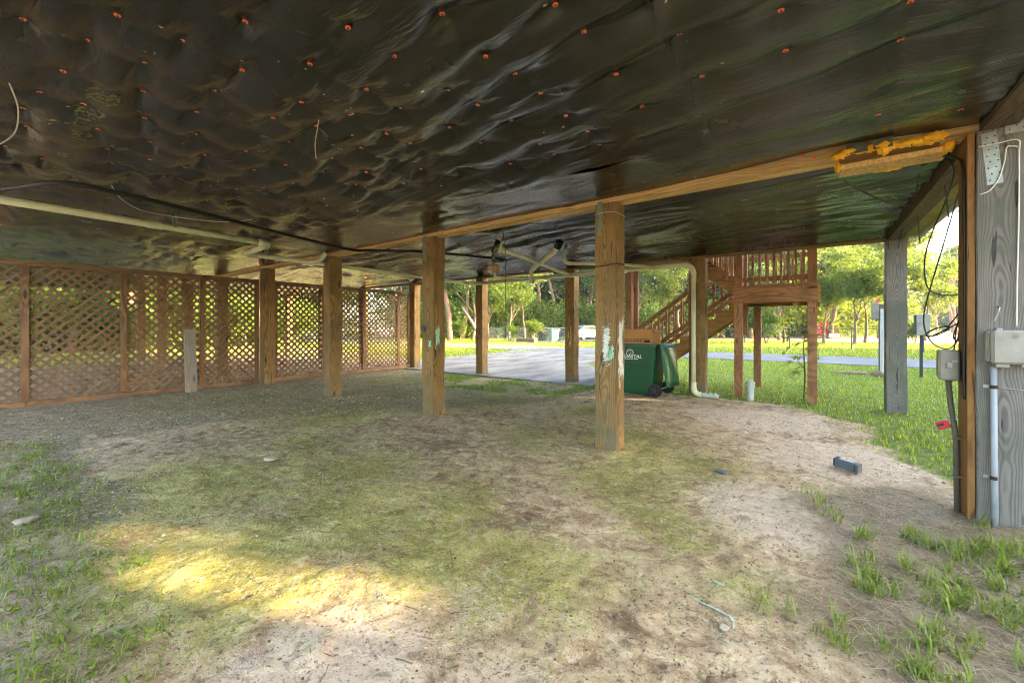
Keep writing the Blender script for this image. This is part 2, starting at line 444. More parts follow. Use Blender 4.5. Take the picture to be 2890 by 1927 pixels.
def ground_mat():
    m = NT("yard_ground", 0.95, 0.15)
    v = m.coord("Object")
    at = m.attr("cover"); sp = m.n("ShaderNodeSeparateColor"); m.l(at, sp.inputs[0])
    at2 = m.attr("soil"); sp2 = m.n("ShaderNodeSeparateColor"); m.l(at2, sp2.inputs[0])
    moss, grav, grass = sp.outputs[0], sp.outputs[1], sp.outputs[2]
    dark, pale, straw = sp2.outputs[0], sp2.outputs[1], sp2.outputs[2]
    nf = m.noise(v, 24, 6, 0.68)
    nm = m.noise(v, 5.0, 7, 0.66, 0.7)
    nb = m.noise(v, 1.6, 5, 0.62)
    nt = m.noise(v, 95, 4, 0.72)
    c = m.ramp(nm, [(0.32, lin(122, 97, 70)), (0.46, lin(174, 147, 112)), (0.60, lin(202, 176, 140)), (0.72, lin(224, 202, 168))])
    c = m.mix(m.math('MULTIPLY', m.smooth(nf, 0.54, 0.66), 0.5), c, lin(112, 86, 64))
    c = m.mix(m.math('MULTIPLY', m.smooth(m.math('ADD', pale, m.math('MULTIPLY', nm, 0.7)), 0.7, 1.0), 0.65), c, lin(212, 188, 162))
    nd = m.noise(v, 8.5, 7, 0.7, 0.5)
    c = m.mix(m.math('MULTIPLY', m.smooth(m.math('ADD', m.math('MULTIPLY', dark, 0.55), m.math('MULTIPLY', nd, 2.0)), 1.30, 1.50), 0.6), c, lin(104, 82, 60))
    # moss: a thin film with firm, ragged patches in it
    mv = m.math('ADD', m.math('MULTIPLY', moss, 0.9), m.math('ADD', m.math('MULTIPLY', nf, 1.3), m.math('MULTIPLY', nm, 1.5)))
    mc = m.ramp(nb, [(0.32, lin(104, 104, 38)), (0.5, lin(152, 146, 68)), (0.66, lin(192, 178, 108))])
    mc = m.mix(m.math('MULTIPLY', m.smooth(nt, 0.48, 0.62), 0.45), mc, lin(74, 76, 26))
    c = m.mix(m.math('MULTIPLY', m.smooth(mv, 1.42, 1.95), 0.55), c, mc)
    c = m.mix(m.math('MULTIPLY', m.smooth(mv, 1.80, 1.98), 0.6), c, mc)
    # scattered grit and little pits
    vd = m.n("ShaderNodeTexVoronoi"); m.l(v, vd.inputs["Vector"]); vd.inputs["Scale"].default_value = 38
    vs2 = m.n("ShaderNodeSeparateColor"); m.l(vd.outputs["Color"], vs2.inputs[0])
    pit = m.math('MULTIPLY', m.smooth(vd.outputs["Distance"], 0.30, 0.18), m.math('GREATER_THAN', vs2.outputs[0], 0.72))
    c = m.mix(m.math('MULTIPLY', pit, 0.55), c, m.mix(vs2.outputs[1], lin(70, 54, 40), lin(196, 178, 156)))
    ns = m.noise(v, 14, 6, 0.72, 1.0)
    c = m.mix(m.math('MULTIPLY', m.smooth(ns, 0.555, 0.59), 0.42), c, lin(84, 70, 46))
    c = m.mix(m.math('MULTIPLY', m.smooth(ns, 0.43, 0.39), 0.32), c, lin(220, 202, 172))
    vq = m.n("ShaderNodeTexVoronoi"); m.l(v, vq.inputs["Vector"]); vq.inputs["Scale"].default_value = 78
    vq2 = m.n("ShaderNodeSeparateColor"); m.l(vq.outputs["Color"], vq2.inputs[0])
    gt_ = m.math('MULTIPLY', m.smooth(vq.outputs["Distance"], 0.42, 0.28), m.math('GREATER_THAN', vq2.outputs[0], 0.66))
    c = m.mix(m.math('MULTIPLY', gt_, 0.5), c, m.mix(m.math('GREATER_THAN', vq2.outputs[1], .6), lin(74, 60, 40), lin(204, 188, 158)))
    # gravel bed under the loose stones
    gk = m.math('MULTIPLY', m.smooth(m.math('ADD', grav, m.math('ADD', m.math('MULTIPLY', nf, 1.1), m.math('MULTIPLY', nm, 1.3))), 1.6, 2.05), 0.55)
    gv = m.vor(v, 70, 'F1', "Color"); gs = m.n("ShaderNodeSeparateColor"); m.l(gv, gs.inputs[0])
    gc = m.ramp(gs.outputs[0], [(0.1, lin(70, 60, 40)), (0.5, lin(104, 92, 66)), (0.85, lin(140, 128, 102)), (1.0, lin(190, 182, 162))])
    c = m.mix(gk, c, gc)
    # grass roots and lawn soil
    rk = m.smooth(m.math('ADD', grass, m.math('MULTIPLY', nf, 0.4)), 0.5, 0.95)
    rc = m.ramp(nm, [(0.3, lin(72, 88, 30)), (0.6, lin(104, 124, 42)), (0.8, lin(134, 142, 66))])
    c = m.mix(m.math('MULTIPLY', rk, 0.9), c, rc)
    sk = m.smooth(m.math('ADD', straw, m.math('ADD', m.math('MULTIPLY', nf, 0.5), m.math('MULTIPLY', nm, 0.7))), 0.85, 1.35)
    c = m.mix(m.math('MULTIPLY', sk, 0.6), c, m.ramp(nt, [(0.3, lin(92, 74, 56)), (0.7, lin(136, 116, 92))]))
    c = m.mix(m.math('MULTIPLY', m.smooth(nt, 0.58, 0.72), 0.35), c, lin(60, 48, 36))
    m.base(c)
    h = m.math('ADD', m.math('MULTIPLY', nf, 0.55), m.math('MULTIPLY', nt, 0.15))
    m.normal(m.bump(m.math('ADD', h, m.math('ADD', m.math('MULTIPLY', nm, 1.2), m.math('MULTIPLY', pit, -.25))), 1.0, 0.03))
    return m.m
M_GROUND = ground_mat()

def leaf_mat(name, dark, light, trans=0.45):
    m = NT(name, 0.55, 0.3)
    g = m.n("ShaderNodeNewGeometry")
    c = m.ramp(g.outputs["Random Per Island"], [(0.0, dark), (0.55, tuple((a + b) / 2 for a, b in zip(dark, light))), (1.0, light)])
    m.base(c)
    tr = m.n("ShaderNodeBsdfTranslucent"); m.l(m.mix(0.35, c, lin(180, 184, 40)), tr.inputs[0])
    mx = m.n("ShaderNodeMixShader"); mx.inputs[0].default_value = trans
    m.l(m.b.outputs[0], mx.inputs[1]); m.l(tr.outputs[0], mx.inputs[2])
    m.l(mx.outputs[0], m.out.inputs[0])
    return m.m
M_LEAF1 = leaf_mat("leaf_oak", lin(40, 64, 20), lin(104, 124, 44))
M_LEAF2 = leaf_mat("leaf_light", lin(58, 84, 24), lin(130, 146, 52))
M_LEAF3 = leaf_mat("leaf_deep", lin(36, 62, 26), lin(84, 112, 46))
M_NEEDLE = leaf_mat("leaf_pine", lin(52, 76, 28), lin(120, 138, 56), 0.3)
M_GRASS = leaf_mat("grass_blade", lin(98, 118, 30), lin(184, 190, 78), 0.4)
M_CLOVER = leaf_mat("clover_leaf", lin(70, 96, 30), lin(136, 156, 60), 0.4)
M_TUFT = leaf_mat("tuft_blade", lin(84, 104, 34), lin(148, 164, 70), 0.35)
M_STRAW = leaf_mat("straw_blade", lin(124, 106, 78), lin(196, 178, 142), 0.15)
M_BARK = simple("bark", lin(112, 92, 74), 0.95, 0.1, var=0.35, scale=9, bump=0.8, bscale=14)
M_BARKP = simple("pine_bark", lin(150, 112, 88), 0.95, 0.1, var=0.35, scale=9, bump=0.8, bscale=14)
M_PEB = None
def pebble_mat():
    m = NT("gravel_stone", 0.85, 0.3)
    g = m.n("ShaderNodeNewGeometry")
    m.base(m.ramp(g.outputs["Random Per Island"], [(0.0, lin(80, 72, 48)), (0.45, lin(128, 116, 86)), (0.8, lin(160, 148, 120)), (1.0, lin(192, 182, 160))]))
    return m.m
M_PEB = pebble_mat()
# ------------------------------------------------------------ ground sheet
K = 1.128
def axis(fine_lo, fine_hi, step, lo, hi, grow=1.12):
    a = list(np.arange(fine_lo, fine_hi, step)); s = step; x = fine_lo; L = []
    while x > lo: s *= grow; x -= s; L.append(x)
    s = step; x = a[-1]; H = []
    while x < hi: s *= grow; x += s; H.append(x)
    return np.array(L[::-1] + a + H)
def seg_dist(x, y, P):
    d = np.full(x.shape, 1e9)
    for (ax, ay), (bx, by) in zip(P[:-1], P[1:]):
        dx, dy = bx - ax, by - ay
        t = np.clip(((x - ax) * dx + (y - ay) * dy) / (dx * dx + dy * dy), 0, 1)
        d = np.minimum(d, np.hypot(x - ax - t * dx, y - ay - t * dy))
    return d
def inside(x, y, P):
    c = np.zeros(x.shape, bool); n = len(P); j = n - 1
    for i in range(n):
        xi, yi = P[i]; xj, yj = P[j]
        k = ((yi > y) != (yj > y)) & (x < (xj - xi) * (y - yi) / (yj - yi + 1e-12) + xi)
        c ^= k; j = i
    return c
def soft(x, y, P, w):
    d = seg_dist(x, y, P + [P[0]])
    return sstep(np.where(inside(x, y, P), d, -d), -w, w)
S = lambda L: [(a * K, b * K) for a, b in L]
P_GRAV = S([(-22, -3), (-7.4, -0.3), (-6.9, 0.6), (-6.2, 1.2), (-6.1, 2.0), (-5.2, 3.2), (-4.5, 3.85), (-4.0, 4.6), (-3.6, 5.4), (-3.3, 6.5), (-3.3, 7.5), (-22, 7.5)])
P_GRAV2 = S([(-4.2, 0.2), (-3.5, 0.35), (-3.55, 0.62), (-4.1, 0.85), (-5.4, 0.75), (-6.9, 0.8), (-7.2, 0.45), (-5.4, 0.35)])
P_CLOV = S([(-8.2, 7.4), (-7.2, 6.4), (-5.6, 5.7), (-4.7, 5.75), (-3.7, 5.9), (-2.9, 6.9), (-2.6, 7.6), (-3.4, 7.6)])
P_LAWN = S([(-2.1, 7.6), (-0.39, 7.55), (0.1, 7.1), (0.6, 6.5), (0.42, 5.6), (0.62, 4.85), (0.95, 4.4), (30, 4.2), (40, 40), (-40, 40), (-40, 14.5), (-10.2, 9.9), (-4.2, 9.0), (-2.9, 7.75)])
P_WEEDL = S([(-14, -0.2), (-9, 0.35), (-7.5, 0.42), (-5.2, 0.62), (-4.55, 0.72), (-4.3, 0.5), (-3.5, 0.42), (-3.0, 0.42), (-2.5, 0.44), (-2.1, 0.42), (-1.75, 0.36), (-1.7, 0.0), (-2, -1.5), (-14, -1.5)])
P_WEEDR = S([(0.16, 1.75), (0.2, 2.3), (0.15, 2.6), (0.3, 2.95), (0.5, 3.3), (0.75, 3.55), (1.1, 3.6), (3, 3.6), (3, 0.5), (0.3, 0.9)])
P_STRAW = S([(-0.12, 3.72), (0.2, 3.95), (0.55, 4.3), (0.85, 4.2), (1.0, 3.5), (0.9, 2.2), (0.4, 1.6), (0.15, 1.85), (-0.05, 2.1), (-0.25, 2.18), (0.15, 2.45), (0.22, 2.95), (0.05, 3.3)])
def cover_masks(x, y):
    w = fbm(x * 1.3, y * 1.3, 3, 4) - 0.5
    w2 = fbm(x * 4.1 + 9, y * 4.1, 5, 3) - 0.5
    X = x + 0.5 * w + 0.25 * w2; Y = y + 0.5 * (fbm(x * 1.3 + 50, y * 1.3 + 20, 8, 4) - 0.5) + 0.25 * (fbm(x * 4 + 30, y * 4, 9, 3) - 0.5)
    grav = np.maximum(soft(X, Y, P_GRAV, 0.35), soft(X, Y, P_GRAV2, 0.12))
    lawn = soft(X, Y, P_LAWN, 0.25)
    clov = soft(X, Y, P_CLOV, 0.35)
    wl = soft(X, Y, P_WEEDL, 0.2); wr = soft(X, Y, P_WEEDR, 0.3)
    straw = soft(X, Y, P_STRAW, 0.25)
    # moss patches (x, y, radius, strength), those under the sun patch added to colour its light golden
    moss = np.zeros(x.shape)
    for bx, by, br, bs in [(-3.7, 1.1, 1.1, .8), (-3.2, 1.9, 1.0, .7), (-2.4, 1.55, .8, .9), (-1.95, 2.05, .6, .75), (-1.6, 1.45, .6, .95), (-1.2, 1.7, .7, .8), (-1.05, 3.2, .8, .9), (-.75, 3.7, .6, .9), (-.8, 2.6, .6, .7), (-1.0, 1.25, .5, .75), (-1.5, 4.3, .9, .75), (-2.6, 3.6, .9, .6), (-.6, 4.6, .7, .5), (-4.2, 2.2, 1.0, .5), (-2.6, 5.4, .8, .6), (-.35, 2.2, .35, .55), (-1.9, .75, .5, .9), (-2.5, .75, .7, .95), (-1.3, 3.9, .5, .8), (-3.1, .75, .5, .5), (-5.4, 3.2, 1.2, .75), (-6.0, 5.0, 1.5, .8), (-7.6, 2.6, 1.3, .6), (-4.4, 5.2, 1.0, .7), (-7.5, 5.8, 1.2, .8)]:
        moss = np.maximum(moss, bs * np.exp(-((x / K - bx) ** 2 + (y / K - by) ** 2) / (br * br) * 1.2))
    moss = moss * (0.55 + 0.9 * fbm(x * 1.7, y * 1.7, 21, 5, 0.6))
    for bx, by, br in [(-1.47, 2.34, .33), (-1.45, .75, .36), (-1.1, 2.3, .25), (-.2, 3.4, .55), (-.3, 1.6, .35), (-.5, 5.6, .9), (0.1, 5.0, .7), (-.9, .95, .35), (-2.98, 3.2, .5)]:
        moss = moss * (1 - 0.85 * np.exp(-((x / K - bx) ** 2 + (y / K - by) ** 2) / (br * br)))
    dark = np.zeros(x.shape)
    for bx, by, br, bs in [(-1.65, 2.0, .35, .9), (-1.35, 2.15, .3, .8), (-3.2, 2.9, .9, .8), (-4.4, 2.4, 1.0, .7), (-2.2, 2.5, .6, .6), (-2.4, 4.4, .9, .7), (-1.4, 5.0, .6, .6), (0.1, 5.6, .3, .7), (-5.2, 1.6, .9, .8), (-3.6, 4.4, .8, .8), (-1.9, 1.75, .3, .7)]:
        dark = np.maximum(dark, bs * np.exp(-((x / K - bx) ** 2 + (y / K - by) ** 2) / (br * br)))
    pale = np.zeros(x.shape)
    for bx, by, br, bs in [(-1.35, .72, .5, .9), (-.2, 3.2, .7, .8), (0.1, 4.8, .9, .9), (-.6, 6.2, 1.0, .9), (-.8, .95, .5, .6), (-1.2, 6.3, .6, .7)]:
        pale = np.maximum(pale, bs * np.exp(-((x / K - bx) ** 2 + (y / K - by) ** 2) / (br * br)))
    moss *= (1 - 0.8 * pale)
    grass = np.clip(lawn + 0.5 * clov + 0.35 * wl * (w2 + 0.6) , 0, 1)
    return dict(moss=moss, grav=grav * (1 - 0.6 * clov) * (1 - lawn), grass=grass, lawn=lawn, clov=clov, wl=wl, wr=wr, straw=np.clip(straw + .75 * wr + .5 * wl, 0, 1), dark=dark, pale=pale)
X0_ = 0.901
def ground_z(x, y):
    near = np.exp(-np.maximum(0, np.hypot(x + 2, y - 4) - 9) / 3)
    z = 0.03 * (fbm(x * 0.6, y * 0.6, 31, 3) - 0.5)
    z = z + near * (0.020 * (fbm(x * 2.3, y * 2.3, 33, 4, 0.55) - 0.5) + 0.020 * (fbm(x * 9, y * 9, 35, 3, 0.6) - 0.5) + 0.014 * (fbm(x * 17, y * 17, 39, 2, 0.6) - 0.5))
    # lumps of dried mud
    b = fbm(x * 7 + 3, y * 7, 37, 4, .6)
    z = z + near * 0.009 * sstep(b, 0.56, 0.72)
    for (a_, b_) in [(X0_ - 2.857 * k_, y_) for k_ in range(5) for y_ in (4.185, 8.627)]:
        z = z + 0.028 * np.exp(-(np.maximum(np.hypot(x - a_ - .12, y - b_ - .12) - .12, 0) / .13) ** 2) * (.5 + fbm(x * 6, y * 6, 41, 2))
    return z - 0.012
gx = axis(-8.5, 1.6, 0.027, -210, 210); gy = axis(0.0, 9.3, 0.027, -160, 260)
GX, GY = np.meshgrid(gx, gy, indexing='ij')
cm = cover_masks(GX, GY)
GZ = ground_z(GX, GY)
gme = npmesh("ground", np.stack([GX.ravel(), GY.ravel(), GZ.ravel()], 1), gridfaces(len(gx), len(gy)), M_GROUND, True)
def fcol(me, name, a, b, c_):
    at = me.color_attributes.new(name, 'FLOAT_COLOR', 'POINT')
    at.data.foreach_set("color", np.stack([a.ravel(), b.ravel(), c_.ravel(), np.ones(a.size)], 1).astype(np.float32).ravel())
fcol(gme, "cover", cm['moss'], cm['grav'], cm['grass']); fcol(gme, "soil", cm['dark'], cm['pale'], cm['straw'])
ground = obj("ground", gme, kind="structure")

def sheet(name, poly, z, mat, th=0.25):
    """flat slab with a real edge"""
    m = MB(); n = len(poly)
    m.face([(x, y, z) for x, y in poly])
    for i in range(n):
        a, b = poly[i], poly[(i + 1) % n]
        m.face([(b[0], b[1], z), (a[0], a[1], z), (a[0], a[1], z - th), (b[0], b[1], z - th)])
    return m.build(name, mat, kind="structure")
RY0, RY1 = 18.5, 22.9
sheet("driveway", [(-11.6, 8.40), (-4.0, 8.36), (-4.05, 9.0), (-5.1, 11.4), (-6.8, 13.6), (-6.3, 15.2), (-4.4, RY0 - 0.05), (-13.6, RY0 - 0.05), (-12.9, 16.5), (-12.9, 13.0), (-12.9, 8.40)], 0.035, M_CONC)
sheet("road", [(-140, RY0), (120, RY0), (120, RY1), (-140, RY1)], 0.03, M_ASPH)
sheet("gravel_lane", [(-20.8, RY1), (-15.5, RY1), (-16.0, 29.2), (-17.0, 45), (-20.0, 45), (-20.2, 29.2)], 0.028, M_ASPH)
sheet("side_road", [(9.0, RY1), (13.5, RY1), (17.0, 90), (13.6, 90)], 0.028, M_ASPH)

# ------------------------------------------------------------ the raised house
H = 2.707; X0 = 0.901; DX = 2.857; Y1 = 4.185; Y2 = 8.627; SP = 0.2425
house = thing("raised_house", "raised house on timber posts, its black membrane underside overhead", "house", (0, 0, 0))
post_me = {}
def post_mesh(mat, key, h=H):
    if key not in post_me:
        bm = bmesh.new()
        bmesh.ops.create_cube(bm, size=1.0)
        for v_ in bm.verts:
            v_.co = Vector(((v_.co.x + .5) * SP, (v_.co.y + .5) * SP, (v_.co.z + .5) * (h + 0.12) - 0.12))
        bmesh.ops.bevel(bm, geom=[e for e in bm.edges if abs(e.verts[0].co.z - e.verts[1].co.z) > 1], offset=0.006, segments=2, affect='EDGES')
        bmesh.ops.subdivide_edges(bm, edges=[e for e in bm.edges if abs(e.verts[0].co.z - e.verts[1].co.z) > 1], cuts=24)
        for v_ in bm.verts:
            t = v_.co.z
            v_.co.x += 0.0035 * math.sin(t * 5.1 + v_.co.y * 9); v_.co.y += 0.0035 * math.sin(t * 4.3 + 1 + v_.co.x * 8)
        me = bpy.data.meshes.new(key); bm.to_mesh(me); bm.free()
        me.materials.append(mat)
        post_me[key] = me
    return post_me[key]
strap_m = MB().box((0.03, -0.004, 2.36), (0.085, 0.0, 2.73)).mesh("tie_strap", M_GALVG, bevel=0.001)
posts = {}
for r, yy in ((-1, Y1 - 4.442), (0, Y1), (1, Y2)):
    for k in range(0, 9):
        xx = X0 - DX * k
        key = "post"
        mat = M_GREY if (r >= 0 and k == 0) else M_POST
        p = obj("post", post_mesh(mat, "post_grey" if mat is M_GREY else "post"), house, (xx, yy, 0))
        posts[(r, k)] = p
        if r == 0 and 1 <= k <= 5:
            obj("tie_strap", strap_m, p)
# the amber side of the weathered post by the meter box: a 2x board nailed on its inner face
MB().box((X0 - 0.042, Y1 + 0.012, -0.1), (X0 - 0.0025, Y1 + SP - 0.01, H)).build("side_board", M_SIDE, house, bevel=0.003)
# main beams: two planks side by side under the joists
for yy in (Y1 - 4.442, Y1):
    for j, (a, b) in enumerate(((0.03, 0.115), (0.118, 0.205))):
        MB().box((-22.2, yy + a, H + (0.0 if j else 0.006)), (X0 + SP + 0.1, yy + b, H + 0.235)).build("beam", M_BEAM, house, bevel=0.003)
for j, (a, b) in enumerate(((0.03, 0.115), (0.118, 0.205))):
    MB().box((-22.2, Y2 + a, H + 0.003 * j), (X0 + SP, Y2 + b, H + 0.235)).build("rim_board", M_RIMX, house, bevel=0.003)
for j, (a, b) in enumerate(((0.02, 0.105), (0.108, 0.19))):
    MB().box((X0 + a, Y1 - 4.41, H + 0.002 * j), (X0 + b, Y2 + 0.03, H + 0.2)).build("rim_board", M_BEAMY, house, bevel=0.003)
MB().box((X0 + 0.19, -0.5, H + 0.075), (X0 + 0.40, Y2 + 0.32, H + 0.09)).build("soffit", M_PLY, house)
MB().box((X0 + 0.40, -0.5, H + 0.02), (X0 + 0.425, Y2 + 0.32, H + 0.28)).build("fascia", M_SIDING, house)
# floor deck, storey and roof over it all
MB().box((-22.2, -0.45, H + 0.24), (X0 + 0.39, Y2 + 0.3, H + 0.5)).build("floor_deck", M_PLY, house)
MB().box((-22.0, -0.40, H + 0.505), (X0 + 0.2, Y2 + 0.15, H + 3.1)).build("wall", M_SIDING, house)
rf = MB(); xa, xb, ya, yb, zb, zt = -22.6, X0 + 0.8, -0.9, Y2 + 0.7, H + 3.1, H + 5.2
ym = (ya + yb) / 2
rf.face([(xa, ya, zb), (xb, ya, zb), (xb, ym, zt), (xa, ym, zt)]); rf.face([(xb, yb, zb), (xa, yb, zb), (xa, ym, zt), (xb, ym, zt)])
rf.face([(xa, ya, zb), (xa, ym, zt), (xa, yb, zb)]); rf.face([(xb, ya, zb), (xb, yb, zb), (xb, ym, zt)])
rf.build("roof", M_SHINGLE, house)

# insulation membrane, tacked to the joists with orange cap nails
NAILS = [(-6.49, 0.99), (-5.75, 2.36), (-5.73, 2.03), (-5.72, 0.31), (-5.71, 0.64), (-5.7, 0.93), (-5.7, 1.7), (-5.34, 0.21), (-5.32, 0.41), (-5.3, 1.0), (-4.95, 0.79), (-4.95, 1.45), (-4.93, 1.13), (-4.93, 1.74), (-4.59, 0.7), (-4.58, 0.28), (-4.58, 0.96), (-4.57, 1.2), (-4.56, 1.57), (-4.56, 1.85), (-4.21, 0.59), (-4.2, 1.24), (-4.19, 0.24), (-4.19, 0.88), (-4.19, 1.62), (-4.19, 1.97), (-3.82, 0.47), (-3.8, 0.77), (-3.79, 0.28), (-3.79, 1.06), (-3.78, 1.4), (-3.77, 1.71), (-3.75, 2.04), (-3.75, 2.39), (-3.75, 2.66), (-3.4, 0.34), (-3.39, 0.68), (-3.38, 0.95), (-3.38, 1.55), (-3.38, 1.92), (-3.35, 2.24), (-3.35, 2.67), (-3.0, 0.17), (-3.0, 0.61), (-2.99, 0.38), (-2.99, 0.93), (-2.98, 1.27), (-2.97, 1.94), (-2.95, 1.55), (-2.95, 2.55), (-2.94, 2.24), (-2.94, 2.81), (-2.6, 0.43), (-2.6, 0.67), (-2.59, 0.94), (-2.59, 1.27), (-2.58, 1.6), (-2.58, 1.9), (-2.58, 2.12), (-2.58, 2.45), (-2.58, 2.73), (-2.18, 1.46), (-2.18, 1.71), (-2.17, 0.8), (-2.17, 1.11), (-2.15, 2.48), (-2.14, 2.12), (-2.14, 2.86), (-1.77, 1.35), (-1.77, 2.01), (-1.76, 1.08), (-1.76, 1.73), (-1.76, 2.36), (-1.75, 2.73), (-1.75, 2.95), (-1.38, 1.63), (-1.38, 1.89), (-1.37, 1.31), (-1.36, 2.13), (-1.36, 2.45), (-1.36, 2.99), (-1.35, 2.76), (-0.93, 1.58), (-0.92, 2.25), (-0.91, 1.82), (-0.91, 2.66), (-0.54, 2.13), (-0.53, 1.84), (-0.52, 2.54), (-0.12, 2.18), (-0.12, 2.54), (0.34, 2.49), (0.34, 3.62), (0.35, 2.83), (0.76, 3.85)]
rn = random.Random(4)
HID = []                                     # tacks without a cap in sight: out to the left, behind the camera, and past the beam
for k in range(0, 55):
    xx = 0.36 - 0.405 * k
    for j in range(-4, 30):
        yy = 0.31 * j + rn.uniform(-.06, .06)
        if 4.3 < yy < 8.6 and j % 2: continue
        if all((xx - a) ** 2 + (yy - b) ** 2 > 0.06 for a, b in NAILS): HID.append((xx + rn.uniform(-.02, .02), yy))
TACK = np.array(NAILS + HID); TW = np.concatenate([np.ones(len(NAILS)), np.array([rn.choice((0., .2, .45, .75)) for _ in HID])])
def memb_z(x, y, zt, sag=0.05, seed=0, r=0.13, long=1.0, fold=1.0, ax=2.0):
    out = np.empty(x.size); xf = x.ravel(); yf = y.ravel()
    sel = np.where((TACK[:, 0] > xf.min() - 1) & (TACK[:, 0] < xf.max() + 1) & (TACK[:, 1] > yf.min() - 1) & (TACK[:, 1] < yf.max() + 1))[0]; lo = TACK[sel]
    for i in range(0, xf.size, 20000):
        dx = xf[i:i + 20000, None] - lo[None, :, 0]; dy = yf[i:i + 20000, None] - lo[None, :, 1]
        dd = np.hypot(dx * long, dy)
        j = dd.argmin(1); ii = np.arange(len(j)); d = dd[ii, j]
        th = np.arctan2(dy[ii, j], dx[ii, j])
        e = (np.abs(dx) / (r * ax)) ** 1.15 + (np.abs(dy) / r) ** 1.15
        dim = 1 - np.prod(1 - 0.97 * np.exp(-e) * TW[None, sel], axis=1)
        out[i:i + 20000] = -sag * (1 - dim)
    z = out.reshape(x.shape) + zt
    z += 0.05 * (fbm(x * 0.8, y * 0.8, seed + 1, 2) - 0.5)
    # broad drawn folds along the beams: rounded sags between sharp pulled creases
    q = x * 0.16 + y + 0.26 * (fbm(x * 1.1 + 4, y * 1.1, seed + 3, 2) - .5)
    rid = lambda v: 1 - np.abs(2 * v - 1)
    z += fold * 0.034 * rid(vnoise(x * .55, q * 2.6, seed + 5)) + fold * 0.012 * rid(vnoise(x * .9 + 3, q * 5.3, seed + 6))
    m1 = sstep(fbm(x * .9 + 11, y * .9, seed + 4, 2), .35, .6)
    z += fold * 0.009 * m1 * rid(vnoise(x * 1.2 + 7, q * 9.5, seed + 9))
    z += fold * 0.004 * m1 * rid(vnoise(x * 2.2 + 7, q * 24, seed + 13))
    # taut pleats running out from every tack towards the next joist
    xs = x[:, 0]; rr_ = np.random.default_rng(seed + 40)
    for k in sel:
        ax_, ay_ = TACK[k]
        for sg in (-1, 1):
            cand = np.where((np.abs(TACK[:, 0] - ax_ - sg * .405) < .12) & (np.abs(TACK[:, 1] - ay_) < .26))[0]
            if len(cand) == 0: continue
            c_ = cand[np.abs(TACK[cand, 1] - ay_).argmin()]
            bx_, by_ = TACK[c_]; L = math.hypot(bx_ - ax_, by_ - ay_); ux, uy_ = (bx_ - ax_) / L, (by_ - ay_) / L
            i0, i1 = np.searchsorted(xs, min(ax_, bx_) - .02), np.searchsorted(xs, max(ax_, bx_) + .02)
            if i1 - i0 < 2: continue
            X_ = x[i0:i1]; Y_ = y[i0:i1]
            t = (X_ - ax_) * ux + (Y_ - ay_) * uy_; s_ = -(X_ - ax_) * uy_ + (Y_ - ay_) * ux
            wv = rr_.uniform(.030, .055); ph = rr_.uniform(0, 6.28); A = rr_.uniform(.25, 1.0) * .015 * TW[k]
            spread = .012 + .35 * np.clip(t, 0, None)
            env = np.exp(-(s_ / spread) ** 2) * sstep(t, 0.0, .04) * np.exp(-np.clip(t, 0, None) / .16) * (t > 0)
            z[i0:i1] += A * env * np.cos(s_ / (spread + .03) * (.05 + .0) / wv * 6.28 + ph)
    return z
def memb(name, xs, ys, zf, label=None):
    X, Y = np.meshgrid(xs, ys, indexing='ij')
    me = npmesh(name, np.stack([X.ravel(), Y.ravel(), zf(X, Y).ravel()], 1), gridfaces(len(xs), len(ys))[:, ::-1], M_MEMB, True)
    o = obj(name, me, house)
    if label: o["label"] = label
    return o
def seam(x): return 3.28 - 0.17 * (x + 0.6) / 1.2 * (x > -0.6) - 0.12 * np.clip(-x - 2.2, -1.6, 3) * (x < -0.6) + 0.10 * (fbm(x * 1.7, x * 0 + 3, 61, 3) - 0.5)
# sheet one: from behind the camera to the lap seam
def sheetA():
    xs = np.concatenate([np.arange(-22.1, -7.5, 0.10), np.arange(-7.5, X0 + 0.09, 0.019)])
    t = np.linspace(0, 1, 190)
    X = np.repeat(xs[:, None], 3 + len(t), 1)
    sm = seam(xs) + 0.03
    Y = np.concatenate([np.repeat(np.linspace(-0.24, -0.21, 3)[None], len(xs), 0), -0.2 + t[None] * (sm[:, None] + 0.2)], 1)
    Z = memb_z(X, Y, 2.768, 0.075, 1, 0.10, 1.0, 1.7)
    Z -= 0.035 * sstep(Y, seam(X) - 0.35, seam(X))
    me = npmesh("membrane", np.stack([X.ravel(), Y.ravel(), Z.ravel()], 1), gridfaces(*X.shape)[:, ::-1], M_MEMB, True)
    return obj("membrane", me, house), (X, Y, Z)
memA, gridA = sheetA()
def sheetB():
    xs = np.concatenate([np.arange(-22.1, -7.5, 0.10), np.arange(-7.5, X0 + 0.09, 0.019)])
    t = np.linspace(0, 1, 70)
    X = np.repeat(xs[:, None], len(t), 1)
    a = seam(xs) - 0.03 + 0.03 * (fbm(xs * 6, xs * 0, 71, 3) - 0.5)
    b = Y1 + 0.022 + 0 * xs
    Y = a[:, None] + t[None] * (b - a)[:, None]
    T = np.repeat(t[None], len(xs), 0)
    Z = memb_z(X, Y, 2.775, 0.06, 4, 0.1)
    edge = H + 0.055 + 0.03 * (fbm(X * 1.1, X * 0, 81, 3) - 0.5) + 0.05 * np.exp(-((X - 0.1) / 0.5) ** 2)
    Z = np.minimum(Z, 2.765)
    wgt = sstep(T, 0.62, 1.0)
    Z = Z * (1 - wgt) + edge * wgt
    Z += -0.018 * np.exp(-(T / 0.05) ** 2) * (.3 + fbm(X * 1.5, X * 0 + 5, 83, 2))
    me = npmesh("membrane", np.stack([X.ravel(), Y.ravel(), Z.ravel()], 1), gridfaces(*X.shape)[:, ::-1], M_MEMB, True)
    return obj("membrane", me, house)
memB = sheetB()
